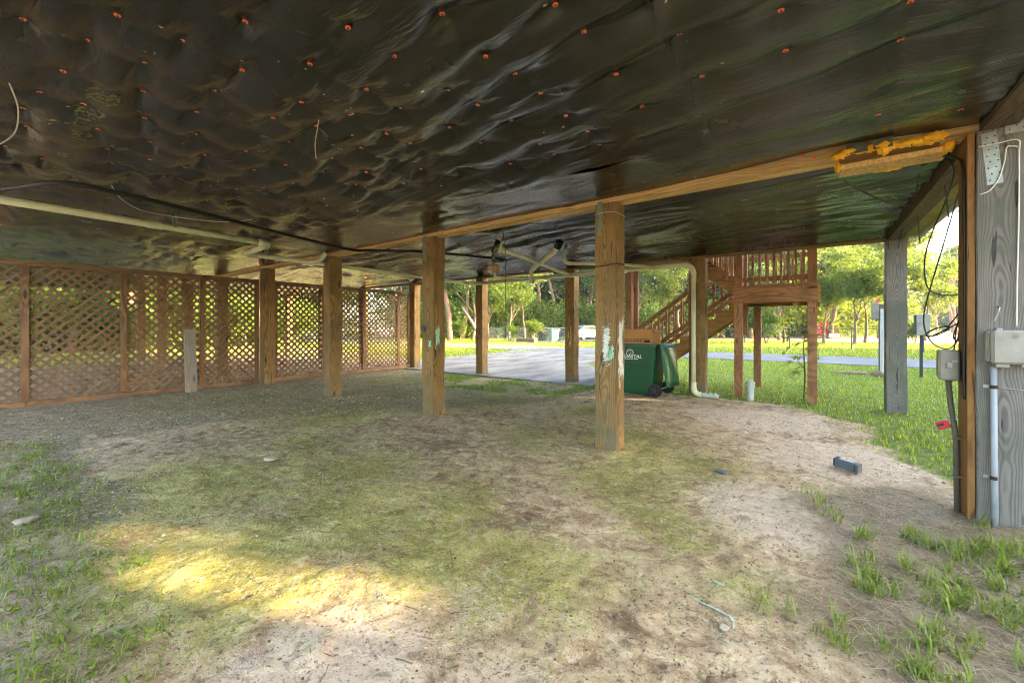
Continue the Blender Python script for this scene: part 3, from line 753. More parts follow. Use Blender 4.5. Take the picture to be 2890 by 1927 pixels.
def zfC(X, Y):
    z = memb_z(X, Y, 2.785, 0.05, 12, 0.12, 0.5, 2.8)
    e = np.minimum(sstep(Y, Y1 + 0.21, Y1 + 0.5), sstep(Y2 + 0.02 - Y, 0.0, 0.3))
    return (H + 0.035) * (1 - e) + z * e
memC = memb("membrane", np.concatenate([np.arange(-22.1, -10.4, 0.09), np.arange(-10.4, X0 + 0.02, 0.024)]), np.linspace(Y1 + 0.208, Y2 + 0.028, 180), zfC)
# cap nails: an orange plastic disc with a nail head, each where it is driven through the sheet
capm = MB()
n_ = 14
for (r0, z0), (r1, z1) in (((0.0135, 0.0), (0.0135, -0.0022)), ((0.0135, -0.0022), (0.010, -0.0038)), ((0.010, -0.0038), (0.0045, -0.0038)), ((0.0045, -0.0038), (0.0045, -0.0060)), ((0.0045, -0.006), (0.0001, -0.006))):
    for j in range(n_):
        a, b = 2 * math.pi * j / n_, 2 * math.pi * (j + 1) / n_
        capm.face([(r0 * math.cos(a), r0 * math.sin(a), z0), (r1 * math.cos(a), r1 * math.sin(a), z1), (r1 * math.cos(b), r1 * math.sin(b), z1), (r0 * math.cos(b), r0 * math.sin(b), z0)], 1 if z1 < -0.0045 else 0)
cap_me = capm.mesh("cap_nail", [M_ORANGE, M_HOLE])
def memA_at(x, y):
    X, Y, Z = gridA
    i = int(np.clip(np.searchsorted(X[:, 0], x), 1, len(X) - 2)); j = int(np.clip(np.searchsorted(Y[i], y), 1, Y.shape[1] - 2))
    return Z[i, j]
from mathutils.bvhtree import BVHTree
for (x, y) in NAILS:
    host, z = (memA, memA_at(x, y)) if y < seam(np.array([x]))[0] else (memB, 2.735)
    if host is memB: z = 2.79
    if host is memB:
        hit = memB.ray_cast(Vector((x, y, 2.0)), Vector((0, 0, 1)))
        if hit[0]: z = hit[1].z
    obj("cap_nail", cap_me, host, (x, y, z - 0.001), (rn.uniform(-.15, .15), rn.uniform(-.15, .15), rn.uniform(0, 6)))
for (x, z) in ((-0.21, 2.741), (0.0, 2.755), (0.161, 2.765), (0.605, 2.745), (-0.081, 2.80)):       # caps along the side of the beam
    obj("cap_nail", cap_me, memB, (x, Y1 + 0.019, z), (R(-90), 0, 0))
# ------------------------------------------------------------ lattice fence along the end posts
LX = -10.50
latt = thing("lattice_fence", "brown wooden lattice fence running between the posts at left", "fence", (LX, 4.3, 0))
def W(m, name, mat, parent, **kw):
    """part whose mesh is written in world coordinates"""
    return m.build(name, mat, parent, tuple(-parent.location), **kw)
zb0, zt0 = 0.07, 2.43
studs = [-1.78, -0.58, 0.62, 1.82, 3.04, 4.10, 4.50, 5.71, 6.92, 8.13, 8.56]
for y in studs:
    W(MB().box((LX + 0.016, y - 0.045, zb0 + 0.06), (LX + 0.055, y + 0.045, zt0 - 0.07)), "stud", M_LATTZ, latt, bevel=0.003)
for a, b in ((-4.4, 0.62), (0.625, 3.04), (3.045, 4.14), (4.46, 6.92), (6.925, 8.61)):
    W(MB().box((LX - 0.02, a, zt0 - 0.07), (LX + 0.065, b, zt0 + 0.02)), "top_rail", M_LATT, latt, bevel=0.003)
    W(MB().box((LX - 0.02, a, zb0 - 0.04), (LX + 0.065, b, zb0 + 0.05)), "bottom_rail", M_LATT, latt, bevel=0.003)
def slat_ends(y0, y1, z0, z1, c_, sgn):
    """segment of z = z0 + sgn*(y - c) clipped to the panel"""
    pts = []
    for y in (y0, y1):
        z = z0 + sgn * (y - c_)
        if z0 - 1e-6 <= z <= z1 + 1e-6: pts.append((y, z))
    for z in (z0, z1):
        y = c_ + (z - z0) * sgn
        if y0 < y < y1: pts.append((y, z))
    if len(pts) < 2: return None
    pts.sort(); a, b = pts[0], pts[-1]
    return (a, b) if math.hypot(a[0] - b[0], a[1] - b[1]) > 0.06 else None
gaps = [(-1.735, -0.625), (-0.535, 0.575), (0.665, 1.775), (1.865, 2.995), (3.085, 4.055), (4.545, 5.665), (5.755, 6.875), (6.965, 8.085), (8.175, 8.515)]
count = 0
rs_ = random.Random(12)
for pi_, (a0, a1) in enumerate(gaps):
    joined = MB()
    single = 1 <= pi_ <= 6
    for sgn, off in ((1, 0.007), (-1, -0.0085)):
        ph = rs_.uniform(0, .148)
        cc = (a0 - 2.4 if sgn > 0 else a0) + ph
        end = a1 if sgn > 0 else a1 + 2.4
        while cc < end:
            e = slat_ends(a0 - 0.02, a1 + 0.02, zb0 + 0.03, zt0 - 0.05, cc, sgn)
            cc += 0.148 + rs_.uniform(-.005, .005)
            if not e: continue
            xx = LX + off + rs_.uniform(-.0008, .0008)
            A = (xx, e[0][0], e[0][1]); B = (xx, e[1][0], e[1][1])
            if single and count < 296:
                mid = Vector(((A[0] + B[0]) / 2, (A[1] + B[1]) / 2, (A[2] + B[2]) / 2)); L = math.hypot(A[1] - B[1], A[2] - B[2]) / 2
                MB().box((-0.006, -L, -0.0205), (0.006, L, 0.0205)).build("slat", M_LATT, latt, tuple(mid - latt.location), (R(45 * sgn), 0, 0))
                count += 1
            else:
                joined.bar(A, B, 0.012, 0.041, up=(0, -sgn, 1))
    if joined.v: W(joined, "slat_field", M_LATT, latt, kind="stuff")
# grey plank leaning on it
pl = MB().box((0, 0, 0), (0.03, 0.205, 1.30)).build("plank", M_PLANK, None, (-10.36, 2.72, 0.0), (0, R(-4.0), R(0.5)), bevel=0.003)
pl["label"] = "weathered grey plank leaning upright against the lattice"; pl["category"] = "plank"

# ------------------------------------------------------------ drain pipes under the floor
def pipe_run(parent, pts, r, name="pipe", mat=None, n=12):
    return W(MB().tube(pts, r, n), name, mat or M_PVC, parent, smooth=True)
def collar(parent, p, d, r, ln=0.09, name="coupling", mat=None):
    p = Vector(p); d = Vector(d).normalized()
    return W(MB().tube([p - d * ln / 2, p + d * ln / 2], r, 12), name, mat or M_PVC, parent, smooth=False)
def elbow(parent, a, c_, b, r, mat=None):
    a, c_, b = Vector(a), Vector(c_), Vector(b)
    pts = [((1 - t) ** 2) * a + 2 * t * (1 - t) * c_ + t * t * b for t in [i / 8 for i in range(9)]]
    return W(MB().tube(pts, r, 12), "elbow", mat or M_PVC, parent, smooth=True)
def hanger(parent, x, y, z, top=2.78, alongY=True):
    m = MB(); d = 0.055
    for s_ in (-1, 1):
        q = (x + s_ * d, y) if alongY else (x, y + s_ * d)
        m.bar((q[0], q[1], z), (q[0], q[1], top), 0.004, 0.02, up=(0, 1, 0))
    a = (x - d, y, z - .05) if alongY else (x, y - d, z - .05); b = (x + d, y, z - .05) if alongY else (x, y + d, z - .05)
    m.bar(a, b, 0.02, 0.004)
    W(m, "hanger_strap", M_GALVG, parent)
PZ = 2.575
dr = thing("drain_pipe", "long cream plastic drain pipe slung under the floor, dropping down beside a post", "pipe", (-1.9, 8.53, 0))
pr = 0.042
pipe_run(dr, [(-6.50, -0.6, PZ + .06), (-6.57, 1.2, PZ + .045), (-6.60, 2.62, PZ + .03)], pr)
collar(dr, (-6.57, 1.42, PZ + .042), (0, 1, 0), pr + 0.009, 0.14)
elbow(dr, (-6.60, 2.60, PZ + .03), (-6.60, 2.78, PZ + .03), (-6.80, 2.79, PZ + .02), pr + 0.008)
pipe_run(dr, [(-6.78, 2.79, PZ + .02), (-7.52, 2.82, PZ)], pr)
elbow(dr, (-7.50, 2.82, PZ), (-7.66, 2.82, PZ), (-7.66, 3.0, PZ), pr + 0.008)
pipe_run(dr, [(-7.66, 2.98, PZ), (-7.66, 6.2, PZ - .02), (-7.64, 8.30, PZ - .04)], pr)
elbow(dr, (-7.64, 8.27, PZ - .04), (-7.64, 8.46, PZ - .04), (-7.45, 8.47, PZ - .04), pr + 0.008)
pipe_run(dr, [(-7.47, 8.47, PZ - .04), (-4.6, 8.49, PZ - .02), (-2.1, 8.52, PZ)], pr + 0.003)
for xx in (-6.3, -5.6, -4.55, -3.3): collar(dr, (xx, 8.48, PZ - .025), (1, 0, 0), pr + 0.012, 0.11)
elbow(dr, (-2.12, 8.52, PZ), (-1.90, 8.53, PZ), (-1.90, 8.53, PZ - .22), pr + 0.012)
pipe_run(dr, [(-1.90, 8.53, PZ - .2), (-1.90, 8.53, 0.16)], pr)
collar(dr, (-1.90, 8.53, PZ - .30), (0, 0, 1), pr + 0.008, 0.1)
collar(dr, (-1.90, 8.53, 0.22), (0, 0, 1), pr + 0.008, 0.1)
elbow(dr, (-1.90, 8.53, 0.18), (-1.90, 8.53, 0.03), (-1.76, 8.54, 0.035), pr + 0.01)
pipe_run(dr, [(-1.78, 8.54, 0.035), (-1.46, 8.585, 0.015)], pr - 0.002, mat=M_PVCW)
for xx in (-1.70, -1.60, -1.52): collar(dr, (xx, 8.55 + (xx + 1.78) * .13, 0.03), (1, 0.13, -0.05), pr + 0.008, 0.05, mat=M_PVCW)
hanger(dr, -6.58, 1.62, PZ + .04); hanger(dr, -7.66, 2.86 + .3, PZ); hanger(dr, -7.65, 7.1, PZ - .03)
hanger(dr, -2.35, 8.515, PZ, alongY=False); hanger(dr, -5.9, 8.48, PZ - .03, alongY=False)
# clean-out tee with an upright stub near the third post
elbow(dr, (-7.66, 3.9, PZ), (-7.60, 4.12, PZ), (-7.42, 4.10, PZ + .18), pr + 0.006)
br = thing("branch_pipe", "straight cream branch pipe running out to the main drain", "pipe", (-4.25, 5.4, PZ + .1))
pipe_run(br, [(-4.22, 5.42, PZ + .07), (-4.42, 7.0, PZ + .03), (-4.60, 8.36, PZ - .01)], 0.036)
elbow(br, (-4.22, 5.46, PZ + .07), (-4.20, 5.30, PZ + .07), (-4.20, 5.28, 2.78), 0.046)
pipe_run(br, [(-4.20, 5.28, 2.84), (-4.21, 5.27, PZ + .0)], 0.055, name="trap")
W(MB().tube(bez([(-4.16, 5.24, 2.76), (-4.2, 5.2, 2.62), (-4.26, 5.22, 2.5), (-4.2, 5.25, 2.42)]), [0.05] * 12 + [0.03] * 8 + [0.01] * 5, 6), "torn_membrane", M_MEMB, br)
b2 = thing("elbow_pipe", "short cream pipe elbowing down from the membrane near the paint-smeared post", "pipe", (-3.7, 7.0, 2.7))
pipe_run(b2, [(-3.92, 7.0, 2.80), (-3.92, 7.0, 2.66)], 0.032)
elbow(b2, (-3.92, 7.0, 2.67), (-3.92, 7.0, 2.585), (-3.80, 7.05, 2.58), 0.037)
pipe_run(b2, [(-3.82, 7.05, 2.58), (-3.1, 7.5, 2.56), (-2.6, 8.38, 2.555)], 0.030)
b3 = thing("trap_pipe", "cream trap and tee hanging from torn membrane above the drain", "pipe", (-6.2, 7.2, 2.7))
pipe_run(b3, [(-6.05, 7.45, 2.82), (-6.05, 7.45, 2.60)], 0.05, name="riser")
elbow(b3, (-6.05, 7.45, 2.62), (-6.05, 7.45, 2.47), (-5.92, 7.55, 2.50), 0.05)
pipe_run(b3, [(-5.93, 7.55, 2.50), (-5.2, 8.38, 2.535)], 0.036)
W(MB().box((-6.0, 7.30, 2.60), (-5.86, 7.42, 2.76)), "block", M_OSB, b3)
# flexible corrugated duct
dd_ = thing("flexible_duct", "ribbed cream flexible duct curling down from a torn hole in the membrane", "duct", (-4.2, 6.9, 2.7))
path = bez([(-3.55, 6.15, 2.79), (-3.72, 6.28, 2.70), (-4.05, 6.55, 2.655), (-4.45, 6.95, 2.64), (-4.85, 7.35, 2.63), (-5.1, 7.62, 2.60), (-5.18, 7.72, 2.50), (-5.19, 7.75, 2.40)], 14)
W(MB().tube(path, [0.052 if i % 2 else 0.045 for i in range(len(path))], 12), "hose", M_PVC, dd_)
W(MB().tube([(-3.52, 6.13, 2.82), (-3.6, 6.19, 2.74)], 0.072, 12), "collar", M_BLACK, dd_)
W(MB().tube([(-5.19, 7.75, 2.42), (-5.19, 7.755, 2.34)], 0.064, 12), "end_sleeve", M_PVCW, dd_)
# black supply hose draped along the ceiling
hs = obj("supply_hose", MB().tube(bez([(-7.2, -0.9, 2.60), (-6.2, 0.12, 2.63), (-5.5, 0.52, 2.66), (-5.42, 0.98, 2.65), (-5.55, 1.75, 2.63), (-5.80, 2.85, 2.60), (-6.02, 3.75, 2.60), (-5.95, 4.15, 2.64), (-5.55, 4.75, 2.66), (-5.2, 5.6, 2.68), (-5.0, 6.6, 2.70)]), 0.022, 8).mesh("supply_hose", M_BLACK, True))
hs["label"] = "black hose draped along the ceiling above the cream pipe"; hs["category"] = "hose"
def cable(name, label, pts, r, mat, cat="cable", n=6, group=None):
    o = obj(name, MB().tube(bez(pts, 6), r, n).mesh(name, mat, True), label=label, category=cat)
    if group: o["group"] = group
    return o
cable("ceiling_wire", "thin brown wire curving down the ceiling at the far left edge", [(-3.3, 0.09, 2.76), (-3.75, 0.17, 2.75), (-4.1, 0.215, 2.74), (-4.6, 0.22, 2.735), (-5.1, 0.15, 2.75)], 0.004, M_WHITEW, "wire")
cable("ceiling_wire", "thin pale wire hanging in a slack curve below the black hose", [(-5.45, 0.86, 2.72), (-5.75, 1.0, 2.66), (-6.1, 1.3, 2.66), (-5.95, 1.9, 2.66), (-5.75, 2.2, 2.72)], 0.004, M_WHITEW, "wire")
cable("hanging_wire", "black wire hanging straight down between two middle posts", [(-3.50, 4.5, 2.74), (-3.58, 4.62, 2.66), (-3.60, 4.70, 2.4), (-3.60, 4.70, 1.9), (-3.605, 4.71, 1.3), (-3.60, 4.70, 1.19)], 0.006, M_BLACK, "wire")
cable("beam_wire", "loose black wire strung along the pine beam past the paint-smeared post", [(-3.0, 4.44, 2.70), (-2.4, 4.46, 2.66), (-1.75, 4.47, 2.66), (-1.2, 4.46, 2.67), (-0.5, 4.47, 2.66), (0.15, 4.46, 2.69)], 0.005, M_BROWNW, "wire")
cable("beam_wire", "brown wire hanging in a loop from the foam-covered board", [(0.22, 4.80, 2.69), (0.40, 5.05, 2.60), (0.62, 5.30, 2.52), (0.72, 5.35, 2.51), (0.74, 5.2, 2.56), (0.73, 4.95, 2.69)], 0.005, M_BROWNW, "wire")
cable("post_wire", "thin wire tied round the paint-smeared post", [(X0 - DX - 0.006, Y1 - 0.006, 2.02), (X0 - DX + 0.12, Y1 - 0.007, 2.025), (X0 - DX + SP + .006, Y1 - 0.006, 2.04), (X0 - DX + SP + .008, Y1 + SP, 2.045)], 0.005, M_BROWNW, "wire")
cable("post_wire", "pale string tied round the top of the paint-smeared post", [(X0 - DX - 0.004, Y1 - 0.005, 2.60), (X0 - DX + 0.12, Y1 - 0.006, 2.605), (X0 - DX + SP + .005, Y1 - 0.005, 2.585), (X0 - DX + SP + .006, Y1 + SP, 2.59)], 0.003, M_WHITEW, "string")
cable("leaf_stem", "dry vine stem dangling from the membrane, pale leaf at its top", [(-2.66, 1.42, 2.74), (-2.74, 1.45, 2.70), (-2.86, 1.50, 2.66), (-3.0, 1.58, 2.62)], 0.003, M_STRAW, "vine")

# ------------------------------------------------------------ right-hand post: strap, boxes, conduits, cables
def boxy(lo, hi, b=0.006): 
    return MB().box(lo, hi).mesh("b", M_BOX, bevel=b)
st = thing("steel_strap", "perforated steel strap nailed to the top of the grey post", "strap", (0.95, Y1, 2.5))
tilt = R(-5)
sm_ = MB(); sm_.box((-0.037, -0.004, -0.17), (0.037, -0.001, 0.19))
so = sm_.build("strap_plate", M_GALV, st, (0.0, 0, 0), (0, tilt, 0), bevel=0.001)
so.location = Vector((0.972, Y1, 2.50)) - st.location
for i in range(8):
    for s_ in (-0.018, 0.018):
        MB().tube([(s_ + (0.008 if i % 2 else -0.004), -0.0055, -0.14 + 0.042 * i), (s_ + (0.008 if i % 2 else -0.004), -0.0005, -0.14 + 0.042 * i)], 0.0045, 8).build("nail_hole", M_HOLE, so)
pp = thing("steel_plate", "small steel plate at the very top of the grey post", "plate", (1.09, Y1, 2.68))
W(MB().box((1.03, Y1 - 0.006, 2.655), (1.16, Y1 - 0.001, 2.74)), "plate", M_GALV, pp)
for i in range(4): W(MB().tube([(1.05 + .03 * i, Y1 - .008, 2.68 + .02 * (i % 2)), (1.05 + .03 * i, Y1 - .0055, 2.68 + .02 * (i % 2))], 0.004, 8), "nail_hole", M_HOLE, pp)
ub = thing("utility_box", "wide beige utility box on the front of the grey post", "utility box", (1.05, Y1 - 0.06, 1.1))
W(MB().box((0.935, Y1 - 0.05, 1.125), (1.235, Y1 - 0.002, 1.33)), "body", M_BOX, ub, bevel=0.008)
W(MB().box((0.947, Y1 - 0.105, 1.115), (1.245, Y1 - 0.052, 1.338)), "cover", M_BOX, ub, bevel=0.014)
W(MB().box((0.937, Y1 - 0.075, 1.27), (0.946, Y1 - 0.055, 1.30)), "hinge", M_BOX, ub, bevel=0.002)
W(MB().box((0.937, Y1 - 0.075, 1.15), (0.946, Y1 - 0.055, 1.18)), "hinge", M_BOX, ub, bevel=0.002)
W(MB().box((0.97, Y1 - 0.085, 1.092), (1.03, Y1 - 0.06, 1.114)), "latch", M_BOX, ub, bevel=0.003)
W(MB().box((1.085, Y1 - 0.08, 1.098), (1.11, Y1 - 0.065, 1.114)), "latch", M_GALV, ub, bevel=0.002)
W(MB().box((0.985, Y1 - 0.03, 1.331), (1.015, Y1 - 0.004, 1.352)), "mounting_tab", M_GALV, ub, bevel=0.002)
W(MB().tube([(1.05, Y1 - 0.1062, 1.30), (1.05, Y1 - 0.105, 1.30)], 0.018, 16), "emblem", M_BOX2, ub)
cd = thing("conduit", "pale grey conduit running down the grey post from the wide box", "conduit", (0.98, Y1 - 0.03, 0))
W(MB().tube([(0.972, Y1 - 0.03, 1.09), (0.976, Y1 - 0.03, 0.5), (0.98, Y1 - 0.03, -0.05)], 0.0165, 12), "pipe", M_COND, cd, smooth=True)
for zz in (0.955, 0.34):
    W(MB().tube([(0.974, Y1 - 0.03, zz - .012), (0.974, Y1 - 0.03, zz + .012)], 0.019, 12), "clip", M_BROWNW, cd)
    W(MB().box((0.93, Y1 - 0.012, zz - .01), (0.974, Y1 - 0.002, zz + .01)), "clip_tab", M_GALV, cd)
cable("ground_wire", "white wire looping from the steel strap down the grey post", [(0.915, Y1 - .008, 2.27), (0.96, Y1 - .010, 2.29), (1.0, Y1 - .012, 2.36), (1.025, Y1 - .012, 2.47), (1.035, Y1 - .012, 2.56), (1.06, Y1 - .01, 2.565), (1.085, Y1 - .01, 2.555)], 0.004, M_WHITEW, "wire")
cable("ground_wire", "white wire dropping down the right of the grey post into the wide box", [(0.91, Y1 - .008, 2.60), (0.99, Y1 - .010, 2.60), (1.085, Y1 - .01, 2.60), (1.09, Y1 - .01, 2.5), (1.088, Y1 - .01, 2.1), (1.082, Y1 - .01, 1.7), (1.078, Y1 - .012, 1.36)], 0.004, M_WHITEW, "wire")
cable("tie_wire", "thin wire stretched sideways from the conduit clip", [(0.99, Y1 - .012, 0.955), (1.06, Y1 - .012, 0.945), (1.15, Y1 - .010, 0.94)], 0.003, M_GALV, "wire")
bolt = obj("bent_nail", MB().tube([(1.0, Y1 + .01, 1.50), (1.0, Y1 - .03, 1.49), (0.992, Y1 - .034, 1.46), (0.975, Y1 - .03, 1.40)], 0.005, 6).mesh("bent_nail", M_GALV), label="bent nail sticking out of the grey post above the box", category="nail")
jb = thing("junction_box", "small taupe junction box on the amber side of the right-hand post", "junction box", (0.80, 4.42, 0.98))
W(MB().box((0.752, 4.33, 0.975), (0.852, 4.47, 1.185)), "body", M_BOX2, jb, bevel=0.01)
W(MB().box((0.735, 4.29, 0.968), (0.845, 4.328, 1.192)), "cover", M_BOX2, jb, bevel=0.012)
W(MB().box((0.775, 4.272, 1.06), (0.805, 4.289, 1.10)), "latch", M_BOX, jb, bevel=0.003)
W(MB().box((0.80, 4.276, 1.10), (0.835, 4.289, 1.12)), "latch", M_BOX, jb, bevel=0.003)
c2 = thing("conduit", "brown conduit running from the small junction box down to the ground", "conduit", (0.84, 4.35, 0))
W(MB().tube([(0.80, 4.38, 0.98), (0.81, 4.37, 0.8), (0.835, 4.35, 0.55), (0.84, 4.345, -0.04)], 0.0165, 12), "pipe", M_COND2, c2, smooth=True)
W(MB().tube([(0.80, 4.38, 0.985), (0.803, 4.378, 0.955)], 0.021, 10), "fitting", M_DKPL, c2)
W(MB().box((0.818, 4.325, 0.54), (0.86, 4.37, 0.555)), "clip", M_COND2, c2)
W(MB().box((0.818, 4.325, 0.26), (0.86, 4.37, 0.275)), "clip", M_COND2, c2)
pk = thing("padlock", "red padlock hooked on the brown conduit", "padlock", (0.78, 4.36, 0.62))
po = MB().box((-0.036, -0.012, -0.028), (0.036, 0.012, 0.028)).build("body", M_RED, pk, (-0.01, 0, 0.01), (0, R(-28), 0), bevel=0.006)
W(MB().tube(bez([(0.775, 4.36, 0.655), (0.80, 4.358, 0.70), (0.835, 4.352, 0.705), (0.832, 4.35, 0.675), (0.80, 4.36, 0.64)]), 0.004, 6), "shackle", M_GALV, pk)
MB().box((-0.03, -0.0135, -0.006), (0.01, -0.0121, 0.012)).build("sticker", M_DKPL, pk, (-0.015, 0, 0.012), (0, R(-28), 0))
cable("power_cable", "black cable stapled down the amber side of the right-hand post", [(0.70, 4.62, 2.66), (0.78, 4.45, 2.66), (0.83, 4.30, 2.58), (0.845, 4.235, 2.50), (0.85, 4.225, 2.2), (0.853, 4.22, 1.6), (0.85, 4.225, 1.1), (0.852, 4.222, 0.85)], 0.009, M_BLACK)
cable("slack_cable", "slack black cable looping out in front of the sky to the coil", [(0.60, 4.66, 2.70), (0.80, 4.60, 2.70), (0.872, 4.6, 2.58), (0.83, 4.62, 2.35), (0.76, 4.64, 2.12), (0.715, 4.63, 1.9), (0.725, 4.62, 1.69), (0.79, 4.60, 1.615), (0.875, 4.50, 1.60)], 0.0048, M_BLACK)
cable("slack_cable", "straighter black cable dropping from the soffit and sweeping back to the coil", [(0.93, 4.75, 2.45), (0.86, 4.70, 2.15), (0.79, 4.66, 1.85), (0.735, 4.62, 1.62), (0.705, 4.60, 1.45), (0.715, 4.6, 1.32), (0.76, 4.58, 1.22), (0.83, 4.54, 1.19), (0.865, 4.48, 1.25), (0.87, 4.43, 1.33)], 0.0048, M_BLACK)
coil = [(0.868, 4.44, 1.46)]
for i in range(30):
    t = i / 29 * 2 * math.pi * 1.6 + .4
    coil.append((0.765 + 0.062 * math.cos(t), 4.50 + .012 * math.sin(t * .7), 1.325 + 0.026 * math.sin(t) + .03 * math.cos(t)))
coil += [(0.85, 4.42, 1.38), (0.862, 4.40, 1.43), (0.85, 4.41, 1.36), (0.835, 4.42, 1.29), (0.85, 4.40, 1.26), (0.862, 4.40, 1.34), (0.868, 4.41, 1.42), (0.85, 4.43, 1.33), (0.84, 4.40, 1.24), (0.83, 4.38, 1.19)]
cable("cable_coil", "small tangle of coiled black cable hung on the amber post side", coil, 0.0045, M_BLACK, "cable coil")
for nm, pts in (("cut black wire end hanging from the soffit edge against the sky", [(1.0, 5.6, 2.74), (1.02, 5.62, 2.55), (1.03, 5.62, 2.40)]), ("thin wire strand hanging beside the corner post against the sky", [(1.02, 7.0, 2.72), (1.03, 7.0, 2.52), (1.04, 7.0, 2.38)]), ("bare wire hanging from the soffit just left of the corner", [(0.98, 7.7, 2.73), (0.95, 7.72, 2.56), (0.93, 7.74, 2.44)])):
    cable("wire_end", nm, pts, 0.006, M_BLACK, "wire")
# foam-covered board under the beam
fb = thing("patch_board", "rough board nailed under the beam, orange spray foam oozing round it", "board", (0.45, 4.5, 2.66))
W(MB().box((0.17, Y1 + 0.13, H - 0.055), (0.80, Y1 + 0.36, H - 0.012)), "board", M_OSB, fb, bevel=0.004)
W(MB().box((0.16, Y1 - 0.015, H - 0.004), (0.74, Y1 + 0.12, H + 0.004)), "backing", M_SIDE, fb)
rf_ = random.Random(3)
def blob(c_, s_, seed):
    bm = bmesh.new(); bmesh.ops.create_icosphere(bm, subdivisions=3, radius=1)
    for v_ in bm.verts:
        n = 1 + 0.28 * math.sin(v_.co.x * 5 + seed) * math.sin(v_.co.y * 6 + seed * 2) + 0.18 * math.sin(v_.co.z * 9 + seed * 3 + v_.co.x * 7)
        v_.co = Vector((v_.co.x * s_[0] * n, v_.co.y * s_[1] * n, v_.co.z * s_[2] * n))
    me = bpy.data.meshes.new("foam"); bm.to_mesh(me); bm.free(); me.materials.append(M_FOAM); me.shade_smooth()
    return obj("foam", me, fb, tuple(Vector(c_) - fb.location))
for i in range(10):
    blob((0.17 + 0.06 * i + rf_.uniform(-.02, .02), Y1 - 0.03 + rf_.uniform(-.015, .03), H + 0.015 + rf_.uniform(-.01, .012)), (0.035 + rf_.uniform(0, .03), 0.03, 0.018 + rf_.uniform(0, .015)), i)
for c_, s_ in (((0.155, Y1 + 0.14, H - .02), (0.02, .05, .05)), ((0.79, Y1 + 0.14, H - .02), (0.035, .06, .04)), ((0.50, Y1 + 0.38, H - .04), (0.09, .03, .02)), ((0.66, Y1 + 0.02, H + .02), (0.10, .04, .035)), ((0.42, Y1 - 0.02, H + .0), (0.035, .03, .05))):
    blob(c_, s_, 20 + c_[0] * 9)
for a, b in ((0.20, 0.33), (0.36, 0.47)):
    W(MB().box((a, Y1 - 0.055, H + 0.0), (b, Y1 - 0.045, H + 0.075)), "torn_tile", M_TORN, fb, bevel=0.003)

# paint smears and marks on the posts
def smear_mat(name, col, dens, scale):
    m = NT(name, 0.7, 0.3)
    v = m.coord("Object")
    mp = m.n("ShaderNodeMapping"); mp.inputs["Scale"].default_value = scale; m.l(v, mp.inputs["Vector"])
    n = m.noise(mp.outputs[0], 1.0, 6, 0.7)
    ed = m.attr("edge", "Fac")
    k = m.smooth(m.math('ADD', n, m.math('MULTIPLY', ed, 0.5)), dens, dens + 0.10)
    m.base(col)
    tr = m.n("ShaderNodeBsdfTransparent"); mx = m.n("ShaderNodeMixShader")
    m.l(k, mx.inputs[0]); m.l(tr.outputs[0], mx.inputs[1]); m.l(m.b.outputs[0], mx.inputs[2]); m.l(mx.outputs[0], m.out.inputs[0])
    return m.m
def smear(parent, x0, x1, z0, z1, mat, side='F'):
    n = 12
    u, w = np.meshgrid(np.linspace(0, 1, n), np.linspace(0, 1, n), indexing='ij')
    if side == 'F': V = np.stack([x0 + u * (x1 - x0), np.full_like(u, -0.0052), z0 + w * (z1 - z0)], -1)
    else: V = np.stack([np.full_like(u, SP + 0.0052), x0 + u * (x1 - x0), z0 + w * (z1 - z0)], -1)
    me = npmesh("paint_smear", V.reshape(-1, 3), gridfaces(n, n), mat)
    e = np.minimum(np.minimum(u, 1 - u), np.minimum(w, 1 - w)) * 2
    at = me.attributes.new("edge", 'FLOAT', 'POINT'); at.data.foreach_set("value", e.ravel().astype(np.float32))
    o = obj("paint_smear", me, parent)
    return o
SM_W = smear_mat("white_paint_scrape", lin(196, 200, 186), 0.74, (9, 9, 60))
SM_W2 = smear_mat("white_paint_side", lin(200, 198, 186), 0.66, (22, 22, 6))
SM_M = smear_mat("mint_paint", lin(150, 196, 162), 0.68, (26, 26, 14))
B_ = posts[(0, 1)]; C_ = posts[(0, 2)]
smear(B_, 0.05, 0.215, 0.78, 1.55, SM_W)["label"] = "scraped white paint on the post front"
smear(B_, 0.13, 0.235, 0.96, 1.19, SM_M)["label"] = "pale mint paint dab"
smear(B_, 0.01, 0.235, 0.60, 1.62, SM_W2, 'S')["label"] = "worn white paint on the post side"
smear(C_, 0.02, 0.16, 0.95, 1.45, SM_M, 'S')["label"] = "pale mint paint dab on the side"
smear(C_, 0.13, 0.22, 1.02, 1.18, SM_M)["label"] = "small mint paint spots"
obj("bracket", MB().tube([(0.045, -0.02, 1.335), (0.045, 0.0, 1.335)], 0.05, 6).mesh("bracket", M_DKPL), C_)
tab = bpy.data.objects  # chalk numeral on the post by the driveway
SM_C = smear_mat("chalk_mark", lin(226, 214, 178), 0.30, (40, 40, 40))
H_ = posts[(1, 2)]
cm_ = MB().tube([(0.16, -0.006, 1.36), (0.165, -0.006, 1.15), (0.16, -0.006, 0.98), (0.13, -0.006, 0.92), (0.115, -0.006, 0.98)], 0.006, 6)
cm_.tube([(0.10, -0.006, 1.18), (0.075, -0.006, 1.13), (0.10, -0.006, 1.09), (0.09, -0.006, 1.22)], 0.004, 6)
o_ = cm_.build("chalk_mark", simple("chalk", lin(214, 200, 160), 0.9, 0.1, var=.1), H_)
for (r_, k_) in ((1, 4),):
    MB().tube(bez([(-0.01, -0.008, 2.24), (0.12, -0.008, 2.24), (0.25, -0.006, 2.25)]), 0.006, 6).build("cord_tie", simple("green_cord", lin(90, 130, 120)), posts[(r_, k_)])
